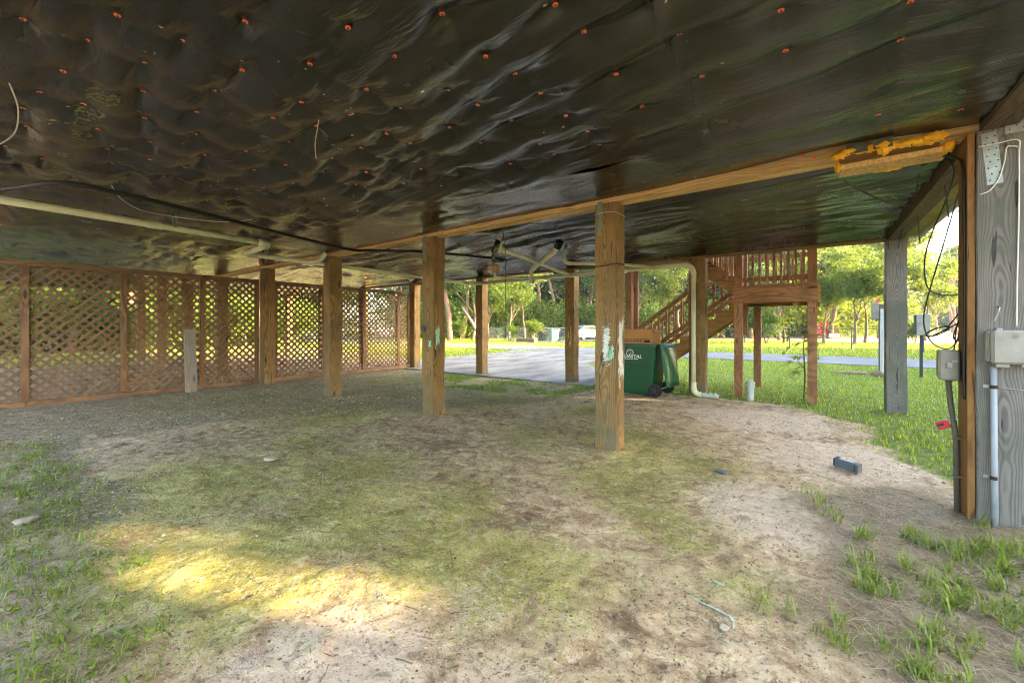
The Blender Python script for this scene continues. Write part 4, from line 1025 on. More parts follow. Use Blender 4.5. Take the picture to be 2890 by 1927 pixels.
# ------------------------------------------------------------ wheeled bin
def bin_body(w, d, h, taper=0.86):
    """open box with rounded corners: x = depth (back at +x), y = width"""
    prof = []; n = 5; r = 0.07
    for cx, cy, a0 in ((d / 2 - r, w / 2 - r, 0), (-d / 2 + r, w / 2 - r, 90), (-d / 2 + r, -w / 2 + r, 180), (d / 2 - r, -w / 2 + r, 270)):
        for i in range(n):
            t = R(a0 + 90 * i / (n - 1)); prof.append((cx + r * math.cos(t), cy + r * math.sin(t)))
    return prof
def make_bin(label, loc, rz, col, lidcol, opened, h=1.02, d=0.78, w=0.66, group=None):
    t = thing("wheeled_bin", label, "trash bin", loc, (0, 0, rz), group)
    P = bin_body(w, d, h); n = len(P)
    m = MB()
    levels = [(0.03, .80), (0.10, .82), (0.42, .88), (0.60, .915), (0.605, .935), (h - 0.05, .985), (h - 0.045, 1.03), (h, 1.03), (h, .975), (h - 0.04, .95), (0.06, .78)]
    ids = []
    for z, s_ in levels:
        ids.append(len(m.v)); m.v += [(x * s_ - (1 - s_) * 0.15, y * s_, z) for x, y in P]
    for a, b in zip(ids[:-1], ids[1:]):
        for j in range(n): m.f.append((a + j, a + (j + 1) % n, b + (j + 1) % n, b + j)); m.mi.append(0)
    m.f.append(tuple(ids[0] + j for j in range(n))[::-1]); m.mi.append(0)
    m.f.append(tuple(ids[-1] + j for j in range(n))); m.mi.append(0)
    body = m.build("body", col, t)
    # lid
    lm = MB(); n2 = 8
    if opened:      # hangs down behind, hinged on the back rim
        Lx = 0.80
        rows = []
        for i in range(n2 + 1):
            u = i / n2; zz = h - 0.01 - u * Lx; xx = d / 2 + 0.09 + 0.10 * u + 0.02 * math.sin(u * 3)
            rows.append([(xx + 0.035 * (1 - abs(2 * v_ - 1) ** 4), (v_ - .5) * w * (1.0 - .08 * u), zz) for v_ in [k / 8 for k in range(9)]])
        lm.v = [q for r_ in rows for q in r_]
        for k in range(n2):
            for j in range(8):
                lm.f.append((k * 9 + j, k * 9 + j + 1, (k + 1) * 9 + j + 1, (k + 1) * 9 + j)); lm.mi.append(0)
        lo = lm.build("lid", lidcol, t, smooth=True)
        md = lo.modifiers.new("solid", 'SOLIDIFY'); md.thickness = 0.02
        for s_ in (-1, 1):
            MB().bar((d / 2 + 0.10, s_ * w * .485, h - .02), (d / 2 + 0.20, s_ * w * .45, h - .80), 0.03, 0.05).build("lid_rim", lidcol, lo, bevel=0.006)
        MB().bar((d / 2 + 0.21, -w * .44, h - .80), (d / 2 + 0.21, w * .44, h - .80), 0.05, 0.04).build("lid_rim", lidcol, lo, bevel=0.006)
        MB().box((d / 2 + 0.155, -w * .36, h - .24), (d / 2 + 0.175, w * .36, h - .20)).build("lid_rib", lidcol, lo, bevel=0.006)
    else:
        lm.box((-d / 2 - .03, -w / 2 - .02, h + .002), (d / 2 + .05, w / 2 + .02, h + .06))
        lo = lm.build("lid", lidcol, t, bevel=0.02)
    MB().tube([(d / 2 + 0.075, -w * .46, h - 0.02), (d / 2 + 0.075, w * .46, h - 0.02)], 0.016, 8).build("hinge_bar", lidcol, t)
    MB().tube([(d / 2 - 0.02, -w / 2 + .0, 0.125), (d / 2 - 0.02, w / 2 - .0, 0.125)], 0.012, 8).build("axle", M_GALV, t)
    for s_ in (-1, 1):
        wm = MB(); y0 = s_ * (w / 2 + 0.005)
        wm.tube([(d / 2 - .02, y0 - .035, .125), (d / 2 - .02, y0 - .028, .125), (d / 2 - .02, y0 + .028, .125), (d / 2 - .02, y0 + .035, .125)], [0.105, 0.125, 0.125, 0.105], 20)
        wo = wm.build("wheel", M_RUBBER, t)
        hm = MB(); hm.tube([(d / 2 - .02, y0 + s_ * .034, .125), (d / 2 - .02, y0 + s_ * .044, .125)], 0.03, 12)
        for q in range(5):
            a = q * 2 * math.pi / 5 + .3
            hm.bar((d / 2 - .02, y0 + s_ * .037, .125), (d / 2 - .02 + .085 * math.cos(a), y0 + s_ * .037, .125 + .085 * math.sin(a)), 0.010, 0.018, up=(0, 1, 0))
        hm.build("hub", M_DKPL, wo)
    return t, body
BX, BY = -2.80, 8.02
gbin, gbody = make_bin("green wheeled bin with its lid hanging open, box on top", (BX, BY + 0.25, 0.0), R(-4), M_GREENP, M_GREENL, True)
def text_mesh(txt, size, ext, mat, shear=0.0):
    cu = bpy.data.curves.new("lettering", 'FONT'); cu.body = txt; cu.size = size; cu.extrude = ext; cu.align_x = 'CENTER'; cu.shear = shear; cu.offset = size * 0.018
    to = bpy.data.objects.new("lettering", cu); COL.objects.link(to)
    bpy.context.view_layer.update()
    me = bpy.data.meshes.new_from_object(to.evaluated_get(bpy.context.evaluated_depsgraph_get()))
    bpy.data.objects.remove(to); me.materials.clear(); me.materials.append(mat)
    return me
ysd = -0.66 / 2 * 0.975
def on_side(me_or_mb, name, x, z, parent=gbody):
    o = obj(name, me_or_mb, parent, (x, ysd - 0.008, z), (R(90 - 3), 0, 0)); return o
lt = text_mesh("COASTAL", 0.088, 0.001, M_WHITE, 0.15)
on_side(lt, "lettering", -0.12, 0.735); gbody.children[0].scale = (1.15, 1, 1)
for i, (a, b) in enumerate(((-0.155, -0.02), (-0.005, 0.05), (0.065, 0.15))):
    on_side(MB().box((a, 0.0, -.001), (b, 0.012, .001)).mesh("tagline", M_WHITE), "tagline", -0.12, 0.705)
em = MB()
for i in range(16):
    t0, t1 = R(-20 + 220 * i / 16), R(-20 + 220 * (i + 1) / 16)
    for ra, rb in ((0.062, 0.074),):
        em.face([(ra * math.cos(t0), ra * math.sin(t0), 0.001), (rb * math.cos(t0), rb * math.sin(t0), 0.001), (rb * math.cos(t1), rb * math.sin(t1), 0.001), (ra * math.cos(t1), ra * math.sin(t1), 0.001)])
for (a, b) in ((-.03, .02), (0.0, .035), (.018, .005)):
    em.face([(a - .016, b + .012, .001), (a, b, .001), (a + .004, b + .006, .001)]); em.face([(a, b, .001), (a + .022, b + .014, .001), (a + .004, b + .006, .001)])
em.face([(-.07, -.022, .001), (.0, -.012, .001), (.085, -.004, .001), (.0, -.022, .001)])
on_side(em.mesh("emblem", M_WHITE), "emblem", -0.14, 0.83)
# cardboard box standing in the bin mouth
cb = thing("cardboard_box", "brown cardboard box with printed icons standing in the green bin", "box", (BX - 0.03, BY + 0.22, 0.97), (R(0), 0, R(-3)))
x0, x1, y0, y1 = -0.33, 0.31, -0.24, 0.22
MB().box((x0, y0, 0.0), (x1, y1, 0.006)).build("base", M_CARD, cb)
for lo, hi in (((x0, y0, 0), (x1, y0 + .006, .33)), ((x0, y1 - .006, 0), (x1, y1, .33)), ((x0, y0 + .006, 0), (x0 + .006, y1 - .006, .335)), ((x1 - .006, y0 + .006, 0), (x1, y1 - .006, .335))):
    MB().box(lo, hi).build("panel", M_CARD, cb)
MB().bar((x1 - .0, 0.0, .33), (x1 + .05, 0.0, .27), 0.40, 0.004).build("flap", M_CARD, cb)
MB().bar((x0, 0.0, .33), (x0 - .07, 0.0, .20), 0.40, 0.004).build("flap", M_CARD, cb)
for i in range(6):
    a = x0 + .05 + .068 * i
    f_ = MB(); t_ = .005
    f_.box((a, y0 - .002, .075), (a + .052, y0 - .0005, .075 + t_)); f_.box((a, y0 - .002, .12), (a + .052, y0 - .0005, .12 + t_))
    f_.box((a, y0 - .002, .08), (a + t_, y0 - .0005, .12)); f_.box((a + .052 - t_, y0 - .002, .08), (a + .052, y0 - .0005, .12))
    f_.box((a + .016, y0 - .002, .088), (a + .036, y0 - .0005, .108 + .006 * (i % 2)))
    f_.build("printed_icon", M_PRINT, cb)
MB().box((x0 + .48, y0 - .002, .075), (x0 + .60, y0 - .0005, .12)).build("printed_icon", M_PRINT, cb)
MB().box((x0 + .03, y0 - .002, .138), (x1 - .03, y0 - .0005, .144)).build("printed_line", M_PRINT, cb)

# ------------------------------------------------------------ clean-out pipe, battery pack, scraps
co = thing("cleanout_pipe", "short white capped pipe standing in the grass between deck posts", "pipe stub", (-0.96, 8.72, 0))
MB().tube([(0, 0, -.1), (0.012, 0, .26)], 0.056, 16).build("pipe", M_PVCW, co)
MB().tube([(0.012, 0, .24), (0.014, 0, .33), (0.014, 0, .335)], [0.068, 0.068, 0.060], 16).build("fitting", M_PVCW, co)
MB().box((-0.012, -0.022, .335), (0.038, 0.022, .365)).build("cap_nut", M_PVCW, co, bevel=0.004)
bt = thing("battery_pack", "charcoal plastic battery pack lying on the bare dirt", "battery pack", (0.25, 5.03, 0.0), (0, R(3), R(-30)))
MB().box((-0.105, -0.038, 0.0), (0.105, 0.038, 0.085)).build("case", M_BATT, bt, bevel=0.008)
MB().box((-0.10, -0.042, 0.012), (-0.085, 0.042, 0.075)).build("rib", M_DKPL, bt, bevel=0.002)
MB().box((0.07, -0.042, 0.012), (0.085, 0.042, 0.075)).build("rib", M_DKPL, bt, bevel=0.002)
MB().box((-0.06, -0.024, 0.0855), (0.05, 0.02, 0.0875)).build("label_plate", M_COND, bt)
MB().box((-0.09, -0.018, 0.086), (-0.07, 0.018, 0.094)).build("terminal", M_DKPL, bt)
fl = MB().box((-0.05, -0.025, 0), (0.05, 0.025, 0.018)).build("slate_chip", M_BATT, None, (-0.70, 4.22, 0.0), (R(4), 0, R(-25)), bevel=0.003, label="small grey slate chip lying on the mossy dirt", category="stone")
def rock(name, label, loc, s_, mat, seed):
    bm = bmesh.new(); bmesh.ops.create_icosphere(bm, subdivisions=3, radius=1)
    rr = random.Random(seed); ph = [rr.uniform(0, 6) for _ in range(4)]
    for v_ in bm.verts:
        n = 1 + .15 * math.sin(v_.co.x * 3 + ph[0]) + .13 * math.sin(v_.co.y * 4 + ph[1]) + .1 * math.sin((v_.co.x - v_.co.y) * 5 + ph[2])
        v_.co = Vector((v_.co.x * s_[0] * n, v_.co.y * s_[1] * n, v_.co.z * s_[2] * n))
    me = bpy.data.meshes.new(name); bm.to_mesh(me); bm.free(); me.materials.append(mat); me.shade_smooth()
    return obj(name, me, None, loc, (0, 0, rr.uniform(0, 6)), label=label, category="stone")
rock("flat_stone", "flat pale stone lying on the moss at left", (-4.5, 1.9, 0.0), (0.085, 0.05, 0.016), M_STONE, 1)
rock("flat_stone", "broken white stone at the far left edge among weeds", (-4.47, 0.27, 0.0), (0.06, 0.05, 0.02), M_STONE, 2)
rock("dirt_clod", "dark clod of earth on the bare dirt near the bottom right", (-0.32, 1.72, 0.0), (0.018, 0.014, 0.012), M_BARK, 3)
rock("dirt_clod", "pale clod at the end of the dried mint paint splash", (-0.33, 2.06, 0.0), (0.022, 0.018, 0.008), M_STONE, 5)
def splash(name, label, pts, wid, mat, cat):
    m = MB(); rr = random.Random(9); L = []; Rr = []
    P = bez(pts, 6)
    for i, p in enumerate(P):
        d = (P[min(i + 1, len(P) - 1)] - P[max(i - 1, 0)]); d.z = 0; d.normalize(); s_ = Vector((-d.y, d.x, 0))
        w = wid * (0.25 + 0.75 * math.sin(math.pi * (i + .5) / len(P))) * rr.uniform(.5, 1.4)
        z = float(ground_z(np.array([p.x]), np.array([p.y]))[0]) + 0.006
        L.append((p.x + s_.x * w, p.y + s_.y * w, z)); Rr.append((p.x - s_.x * w * rr.uniform(.5, 1.2), p.y - s_.y * w, z))
    for i in range(len(P) - 1): m.face([L[i], L[i + 1], Rr[i + 1], Rr[i]])
    return m.build(name, mat, None, label=label, category=cat)
M_MINT = simple("dried_mint_paint", lin(168, 184, 160), 0.85, 0.3, var=0.12, scale=20, bump=0.3)
splash("paint_splash", "streak of dried mint paint on the bare dirt", [(-0.51, 2.21, 0), (-0.45, 2.185, 0), (-0.39, 2.175, 0), (-0.33, 2.15, 0), (-0.30, 2.12, 0), (-0.295, 2.08, 0)], 0.008, M_MINT, "paint")
splash("paint_splash", "smaller mint paint splash just above the long streak", [(-0.44, 2.42, 0), (-0.41, 2.40, 0), (-0.38, 2.40, 0)], 0.012, M_MINT, "paint")
sc_ = MB(); sc_.face([(-.08, -.02, 0.02), (.06, -.05, .05), (.09, .03, .02), (-.02, .06, .06)]); sc_.face([(.06, -.05, .05), (.14, .0, .02), (.09, .03, .02)])
sc_.build("plastic_scrap", M_DKPL, None, (-2.15, 9.9, 0.03), label="crumpled dark plastic scrap on the lawn near the bin", category="litter")
sc2 = MB(); sc2.face([(-.1, -.03, 0.02), (.08, -.04, .06), (.1, .04, .03), (-.06, .05, .05)]); sc2.face([(.08, -.04, .06), (.16, .01, .03), (.1, .04, .03)])
sc2.build("paper_scrap", M_PAPER, None, (-1.95, 9.5, 0.03), label="crumpled white paper scrap on the lawn near the bin", category="litter")
lg = obj("rotten_log", MB().tube([(0.45, 14.75, 0.05), (0.9, 14.8, 0.07), (1.15, 14.85, 0.06)], [0.03, 0.045, 0.04], 8).mesh("rotten_log", M_ROT), label="pale broken log lying on the far lawn", category="log")
rock("dirt_heap", "low heap of torn-up earth beside the broken log", (1.40, 14.9, 0.0), (0.20, 0.14, 0.12), M_BARK, 8)["category"] = "earth"

# ------------------------------------------------------------ timber stairs and landing
stp = thing("wooden_staircase", "brown timber staircase with a railed landing beyond the house edge", "staircase", (-1.1, 9.0, 0))
LZ = 2.09
def sp(x, y, z0, z1, w=0.14, nm="post", mat=None): W(MB().box((x, y, z0), (x + w, y + w, z1)), nm, mat or M_DECK, stp, bevel=0.004)
sp(-1.25, 8.90, -.1, 3.15); sp(-0.10, 8.90, -.1, 3.15); sp(-1.10, 10.60, -.1, LZ - .30); sp(-0.10, 10.62, -.1, 3.1)
sp(-3.46, 9.0, -.1, 3.0); sp(-2.10, 9.0, -.1, 3.0)
sp(-1.24, 9.93, LZ - .9, 3.05, 0.09); 
W(MB().box((-1.105, 8.935, LZ - .29), (-0.102, 8.975, LZ - .002)), "rim_joist", M_DECKX, stp, bevel=0.003)
W(MB().box((-1.27, 8.86, LZ - .285), (0.055, 8.898, LZ - .004)), "rim_joist", M_DECKX, stp, bevel=0.003)
W(MB().box((0.045, 8.902, LZ - .32), (0.085, 10.80, LZ - .004)), "rim_joist", M_STEP, stp, bevel=0.003)
W(MB().box((-1.27, 10.765, LZ - .285), (0.04, 10.80, LZ - .004)), "rim_joist", M_DECKX, stp, bevel=0.003)
for y in (9.4, 9.85, 10.3): W(MB().box((-1.22, y, LZ - .24), (0.04, y + .04, LZ - .03)), "joist", M_STEP, stp)
W(MB().bar((-0.30, 9.0, LZ - .32), (0.02, 9.45, LZ - .12), 0.04, 0.09), "brace", M_STEP, stp)
for i in range(13): W(MB().box((-1.28, 8.87 + .149 * i, LZ), (0.06, 8.87 + .149 * i + .142, LZ + .03)), "deck_board", M_DECKX, stp, bevel=0.003)
def railing(a, b, zl, zu, n, vert=0.038):
    W(MB().bar((a[0], a[1], a[2] + zl), (b[0], b[1], b[2] + zl), 0.04, 0.09), "rail", M_DECKX, stp, bevel=0.003)
    W(MB().bar((a[0], a[1], a[2] + zu), (b[0], b[1], b[2] + zu), 0.04, 0.09), "rail", M_DECKX, stp, bevel=0.003)
    off = Vector((b[0] - a[0], b[1] - a[1], 0)).normalized(); sd = Vector((off.y, -off.x, 0)) * 0.038
    for i in range(n):
        t = (i + .5) / n; x = a[0] + (b[0] - a[0]) * t + sd.x; y = a[1] + (b[1] - a[1]) * t + sd.y; z = a[2] + (b[2] - a[2]) * t
        W(MB().box((x - vert / 2, y - vert / 2, z + zl - .10), (x + vert / 2, y + vert / 2, z + zu + .05)), "baluster", M_DECK, stp, bevel=0.002)
railing((-1.11, 8.98, LZ), (-0.10, 8.98, LZ), 0.16, 0.95, 9)
railing((-1.20, 10.72, LZ), (-0.0, 10.72, LZ), 0.16, 0.80, 8)
railing((-0.02, 10.62, LZ), (-0.02, 9.04, LZ), 0.16, 0.95, 11)
def flight(xs, zs, n, run, rise, y0, y1, sgn, rails=True):
    """steps going to -x; sgn -1 down, +1 up"""
    for i in range(1, n + 1):
        z = zs + sgn * rise * i; x = xs - run * i
        W(MB().box((x, y0 + .04, z - .036), (x + run + .025, y1 - .04, z)), "tread", M_STEP, stp, bevel=0.003)
        W(MB().box((x + (run - .02 if sgn < 0 else -.0), y0 + .042, z - rise + .002 if sgn > 0 else z + .002), (x + (run if sgn < 0 else .018), y1 - .042, z - .038 if sgn > 0 else z + rise - .038)), "riser", M_SIDING if sgn > 0 else M_STEP, stp)
    xe, ze = xs - run * n, zs + sgn * rise * n
    for y in (y0, y1 - .038):
        m = MB(); s_ = []
        for i in range(n):
            xa, xb = xs - run * i, xs - run * (i + 1)
            zt_ = zs + sgn * rise * (i + 1) - .04 if sgn < 0 else zs + sgn * rise * (i + 1) - .04
            zl_a = zs + sgn * rise * i - (.42 if sgn < 0 else .16); zl_b = zs + sgn * rise * (i + 1) - (.42 if sgn < 0 else .16)
            zl_a = max(zl_a, -.05); zl_b = max(zl_b, -.05)
            for yy in (y, y + .038):
                q = [(xa, yy, zl_a), (xb, yy, zl_b), (xb, yy, zt_), (xa, yy, zt_)]
                m.face(q if yy == y else q[::-1])
            m.face([(xa, y, zl_a), (xa, y + .038, zl_a), (xb, y + .038, zl_b), (xb, y, zl_b)])
            m.face([(xa, y, zt_), (xb, y, zt_), (xb, y + .038, zt_), (xa, y + .038, zt_)])
        W(m, "stringer", M_STEP, stp)
        if rails:
            railing((xs - .15, y + .02, zs + sgn * rise * .6), (xe + .1, y + .02, ze - sgn * rise * .4), 0.16, 0.88, n + 4)
flight(-1.22, LZ, 11, 0.258, 0.19, 9.95, 10.85, -1)
flight(-1.22, LZ, 4, 0.258, 0.19, 9.02, 9.85, +1)
for y, z in ((9.95, .95), (10.81, .95)): sp(-4.1, y, -.1, 1.05, 0.09)
# porch the upper flight reaches
W(MB().box((-3.6, 8.96, 2.86), (-2.25, 10.6, 2.90)), "porch_deck", M_DECKX, stp)
W(MB().box((-3.6, 9.92, -.0), (-3.5, 10.02, 2.86)), "post", M_DECK, stp)
SUNTREES = []
# ------------------------------------------------------------ vegetation builders
def leaves_mesh(name, C, size, mat, rng, flat=0.0, aspect=0.5):
    """C: leaf centres; each leaf a pointed folded blade of two triangles"""
    n = len(C)
    d = rng.normal(size=(n, 3)); d[:, 2] *= (1 - flat); d /= np.linalg.norm(d, axis=1)[:, None]
    r = rng.normal(size=(n, 3)); r -= d * (r * d).sum(1)[:, None]; r /= np.linalg.norm(r, axis=1)[:, None]
    L = size * rng.uniform(.6, 1.3, n)[:, None]; Wd = L * aspect
    V = np.stack([C - d * L * .5, C + r * Wd * .5, C + d * L * .5, C - r * Wd * .5], 1).reshape(-1, 3)
    F = np.arange(4 * n).reshape(n, 4)
    return npmesh(name, V, F, mat)
def branchy(seed, h, spread, base_r, lean=0.0, levels=3, fork=0.35):
    rr = random.Random(seed); m = MB(); tips = []
    def grow(p, d, L, r, lev):
        pts = [p]; rad = [r]; n = 4
        q = p.copy(); dd = d.copy()
        for i in range(n):
            dd = (dd + Vector((rr.uniform(-.18, .18), rr.uniform(-.18, .18), rr.uniform(-.02, .12)))).normalized()
            q = q + dd * (L / n); pts.append(q.copy()); rad.append(r * (1 - .6 * (i + 1) / n))
        m.tube(pts, rad, 8 if lev == 0 else 5, cap=False)
        if lev >= levels:
            tips.append(q); tips.append((pts[2] + pts[3]) / 2); return
        k = rr.randint(3, 4) if lev == 0 else rr.randint(2, 3)
        for i in range(k):
            t = rr.uniform(fork, 1.0) if i else 1.0
            j = min(int(t * n), n - 1); b = pts[j].lerp(pts[j + 1], t * n - j) if j + 1 < len(pts) else q
            az = rr.uniform(0, 6.283); el = rr.uniform(.25, .9)
            nd = (dd * .55 + Vector((math.cos(az) * math.cos(el), math.sin(az) * math.cos(el), math.sin(el))) * spread).normalized()
            grow(b, nd, L * rr.uniform(.55, .75), rad[min(j + 1, n)] * .75 + .004, lev + 1)
        tips.append(q)
    grow(Vector((0, 0, -.15)), Vector((lean, 0, 1)).normalized(), h, base_r, 0)
    return m, tips
def tree_kind(name, seed, h, spread, base_r, bark, leafmat, per_tip, tip_r, leaf, lean=0.0, levels=3, fork=.35, flat=0.0, aspect=.5, skirt=0):
    m, tips = branchy(seed, h, spread, base_r, lean, levels, fork)
    rng = np.random.default_rng(seed)
    T = np.array([tuple(t) for t in tips])
    C = []
    for t in T:
        k = int(per_tip * rng.uniform(.5, 1.4))
        o = rng.normal(size=(k, 3)); o /= np.linalg.norm(o, axis=1)[:, None]
        o *= (rng.uniform(0, 1, (k, 1)) ** .45) * tip_r * rng.uniform(.6, 1.3)
        o[:, 2] *= .62
        C.append(t + o)
    C = np.concatenate(C); C = C[C[:, 2] > .25]
    return m.mesh(name + "_trunk", bark, True), leaves_mesh(name + "_crown", C, leaf, leafmat, rng, flat, aspect)
KIND = {
    'oak':   tree_kind('oak', 3, 4.2, 1.0, .20, M_BARK, M_LEAF1, 150, 1.05, .26),
    'oak2':  tree_kind('oak2', 5, 4.6, 1.1, .22, M_BARK, M_LEAF2, 150, 1.05, .26),
    'deep':  tree_kind('deep', 8, 5.0, .9, .20, M_BARK, M_LEAF3, 160, 1.1, .27),
    'light': tree_kind('light', 13, 3.4, 1.1, .13, M_BARK, M_LEAF2, 130, .85, .20, .1),
    'yard':  tree_kind('yard', 21, 2.6, 1.15, .10, M_BARK, M_LEAF1, 150, .62, .15, .15, 3, .15),
    'yard2': tree_kind('yard2', 27, 3.0, 1.0, .10, M_BARK, M_LEAF3, 150, .65, .15, .1, 3, .2),
    'pine':  tree_kind('pine', 31, 9.5, .8, .24, M_BARKP, M_NEEDLE, 150, .9, .34, 0, 2, .55, 0, .12),
    'pine2': tree_kind('pine2', 37, 11.0, .7, .22, M_BARKP, M_NEEDLE, 150, .85, .34, .03, 2, .6, 0, .12),
    'shrub': tree_kind('shrub', 41, .9, 1.2, .04, M_BARK, M_LEAF2, 130, .42, .12, 0, 2, .1),
    'shrub2': tree_kind('shrub2', 43, 1.1, 1.2, .04, M_BARK, M_LEAF3, 130, .45, .13, 0, 2, .1),
}
CY, SY = math.cos(0.6381), math.sin(0.6381)
def spot(px, F):
    a = (px - 1176) / 936.8
    return (F * (a * CY - SY), F * (a * SY + CY))
rt = random.Random(77)
def tree(kind, label, x, y, s_=1.0, rz=None, group=None, name="tree", cat="tree", sz=None):
    t = thing(name, label, cat, (x, y, 0), (0, 0, rt.uniform(0, 6.28) if rz is None else rz), group)
    a, b = KIND[kind]
    sc = (s_, s_, s_ * (sz or 1.0))
    obj("trunk", a, t, scale=sc); obj("crown", b, t, scale=sc)
    return t
# woods across the road, seen between the posts
for px, F, kd, s_, lab in [
    (1034, 37, 'pine', 1.15, "thick pine trunk at the left of the woods across the road"),
    (1062, 44, 'pine2', 1.0, "slimmer pine standing right of the thick pine trunk"),
    (1000, 46, 'deep', 1.3, "dark broadleaf tree behind the far corner post at left"),
    (1085, 40, 'deep', 1.0, "blue-green tree just left of the slim far post"),
    (1050, 60, 'oak2', 1.8, "tall sunlit tree rising behind the pines at left"),
    (1150, 47, 'oak', 1.25, "leafy tree behind the hanging black wire"),
    (1180, 58, 'oak2', 1.8, "tall bright tree over the chain-link fence middle"),
    (1205, 42, 'light', 1.25, "light green tree left of the sago palm"),
    (1245, 50, 'pine', 1.1, "pale-trunked pine behind the roadside bins"),
    (1285, 52, 'pine2', 1.1, "pine just left of the chalk-marked post"),
    (1262, 64, 'oak', 1.9, "big yellow-green tree behind the pale-trunked pine"),
    (1345, 55, 'oak2', 1.6, "bright tree above the parked silver car"),
    (1395, 44, 'deep', 1.05, "rounded green tree right of the silver car"),
    (1420, 62, 'oak', 1.8, "tall tree directly behind the paint-smeared post"),
    (1480, 46, 'oak2', 1.35, "full leafy tree left of the staircase handrail"),
    (1535, 52, 'oak', 1.6, "yellow-green tree above the lower stair handrail"),
    (1560, 40, 'light', 1.3, "light tree just behind the lower flight of stairs"),
    (1655, 48, 'oak2', 1.5, "sunlit tree seen between the stair flights"),
    (1725, 45, 'oak', 1.4, "leafy tree behind the landing balusters"),
    (1790, 40, 'deep', 1.1, "dark green tree below the landing"),
    (1810, 56, 'oak2', 1.7, "tall bright tree above the landing railing"),
    (1905, 44, 'oak2', 1.45, "bright tree right of the landing corner post"),
    (1960, 50, 'oak', 1.6, "tall airy tree left of the weathered corner post"),
    (2020, 46, 'oak', 1.25, "tree rising right behind the weathered corner post"),
    (2125, 38, 'light', 1.1, "light green tree just right of the weathered corner post"),
    (2155, 75, 'deep', 1.5, "hazy dark tree at the far end of the side road"),
    (2190, 82, 'oak2', 1.6, "hazy sunlit tree farthest right past the side road"),
    (2120, 90, 'oak', 1.6, "distant tree peeping above the light green one"),
    (2240, 78, 'oak', 1.5, "hazy tree behind the right-hand post"),
    (2200, 62, 'pine2', .95, "tall thin pine against the sky at right")]:
    x, y = spot(px, F)
    tree(kd, lab, x, y, s_, name="pine_tree" if kd.startswith('pine') else "broadleaf_tree")
for px, F, kd, s_, lab in [
    (1892, 31.5, 'yard', 1.15, "small yard tree nearest the red truck"),
    (1962, 29.5, 'yard', 1.25, "forked yard tree with a dark leaning trunk at the fence"),
    (1985, 33, 'yard2', 1.15, "small tree right behind the forked yard tree"),
    (2040, 31, 'yard2', 1.1, "small tree half hidden by the weathered corner post"),
    (1800, 32, 'yard2', 1.0, "small tree under the landing beside the fence"),
    (1120, 36, 'yard', 1.2, "small tree behind the left end of the chain-link fence"),
    (1170, 37, 'yard', 1.3, "small bushy tree by the fence under the hanging wire")]:
    x, y = spot(px, F)
    tree(kd, lab, x, y, s_, name="yard_tree")
for px, F, kd, s_, lab in [
    (1710, 33, 'shrub', 1.5, "leafy shrub below the landing, left of the dark tangled one"),
    (1760, 31.5, 'shrub2', 1.6, "dark tangled shrub below the landing"),
    (1180, 34.3, 'shrub', .9, "low shrub inside the fence near the hanging wire"),
    (1222, 34.2, 'shrub', 1.1, "leafy shrub growing under the sago palm"),
    (1382, 42, 'shrub2', 1.3, "shrub at the nose of the silver car"),
    (2100, 31, 'shrub2', 1.0, "vine-covered shrub on the fence end post"),
    (2045, 30.5, 'shrub', 1.0, "low shrub at the foot of the fence left of the end post"),
    (1470, 36, 'shrub2', 1.8, "green bush behind the handrail foot"),
    (1060, 36, 'shrub', 1.1, "low bush by the thick pine trunk")]:
    x, y = spot(px, F)
    tree(kd, lab, x, y, s_, name="shrub", cat="shrub")
# greenery beyond the lattice
for x, y, kd, s_, lab in [(-27.0, 0.2, 'light', 1.0, "leafy tree beyond the leftmost lattice panel"), (-30, 3.2, 'oak2', 1.1, "tree trunk beyond the second lattice panel"), (-33, 6.0, 'oak2', 1.2, "bright tree beyond the lattice beside the grey plank"),
                         (-36, 10, 'oak', 1.3, "yellow-green tree beyond the middle lattice"), (-40, 15, 'oak2', 1.4, "tall bright tree beyond the right lattice panels"), (-31, -3.0, 'deep', 1.1, "dark tree beyond the far left of the lattice"),
                         (-44, 4, 'oak', 1.8, "tall tree far beyond the lattice at left"), (-46, 12, 'oak', 1.8, "tall tree far beyond the lattice centre"), (-45, 21, 'oak2', 1.7, "tall tree far beyond the lattice's right end"), (-34, 26, 'deep', 1.3, "dark tree showing above the lattice's right end")]:
    tree(kd, lab, x, y, s_, name="broadleaf_tree")
for x, y, kd, s_, lab in [(-24.5, 1.6, 'shrub', 1.7, "green bush low behind the left lattice"), (-25.5, 4.0, 'shrub2', 1.6, "dark bush low behind the lattice beside the plank"), (-26.5, 7.0, 'shrub', 1.8, "yellow-green bush behind the middle lattice"), (-27.5, 10.2, 'shrub', 1.8, "bush behind the lattice right of the second post"), (-28.5, 13.6, 'shrub', 1.6, "bush behind the right-hand lattice panels")]:
    tree(kd, lab, x, y, s_, name="shrub", cat="shrub")
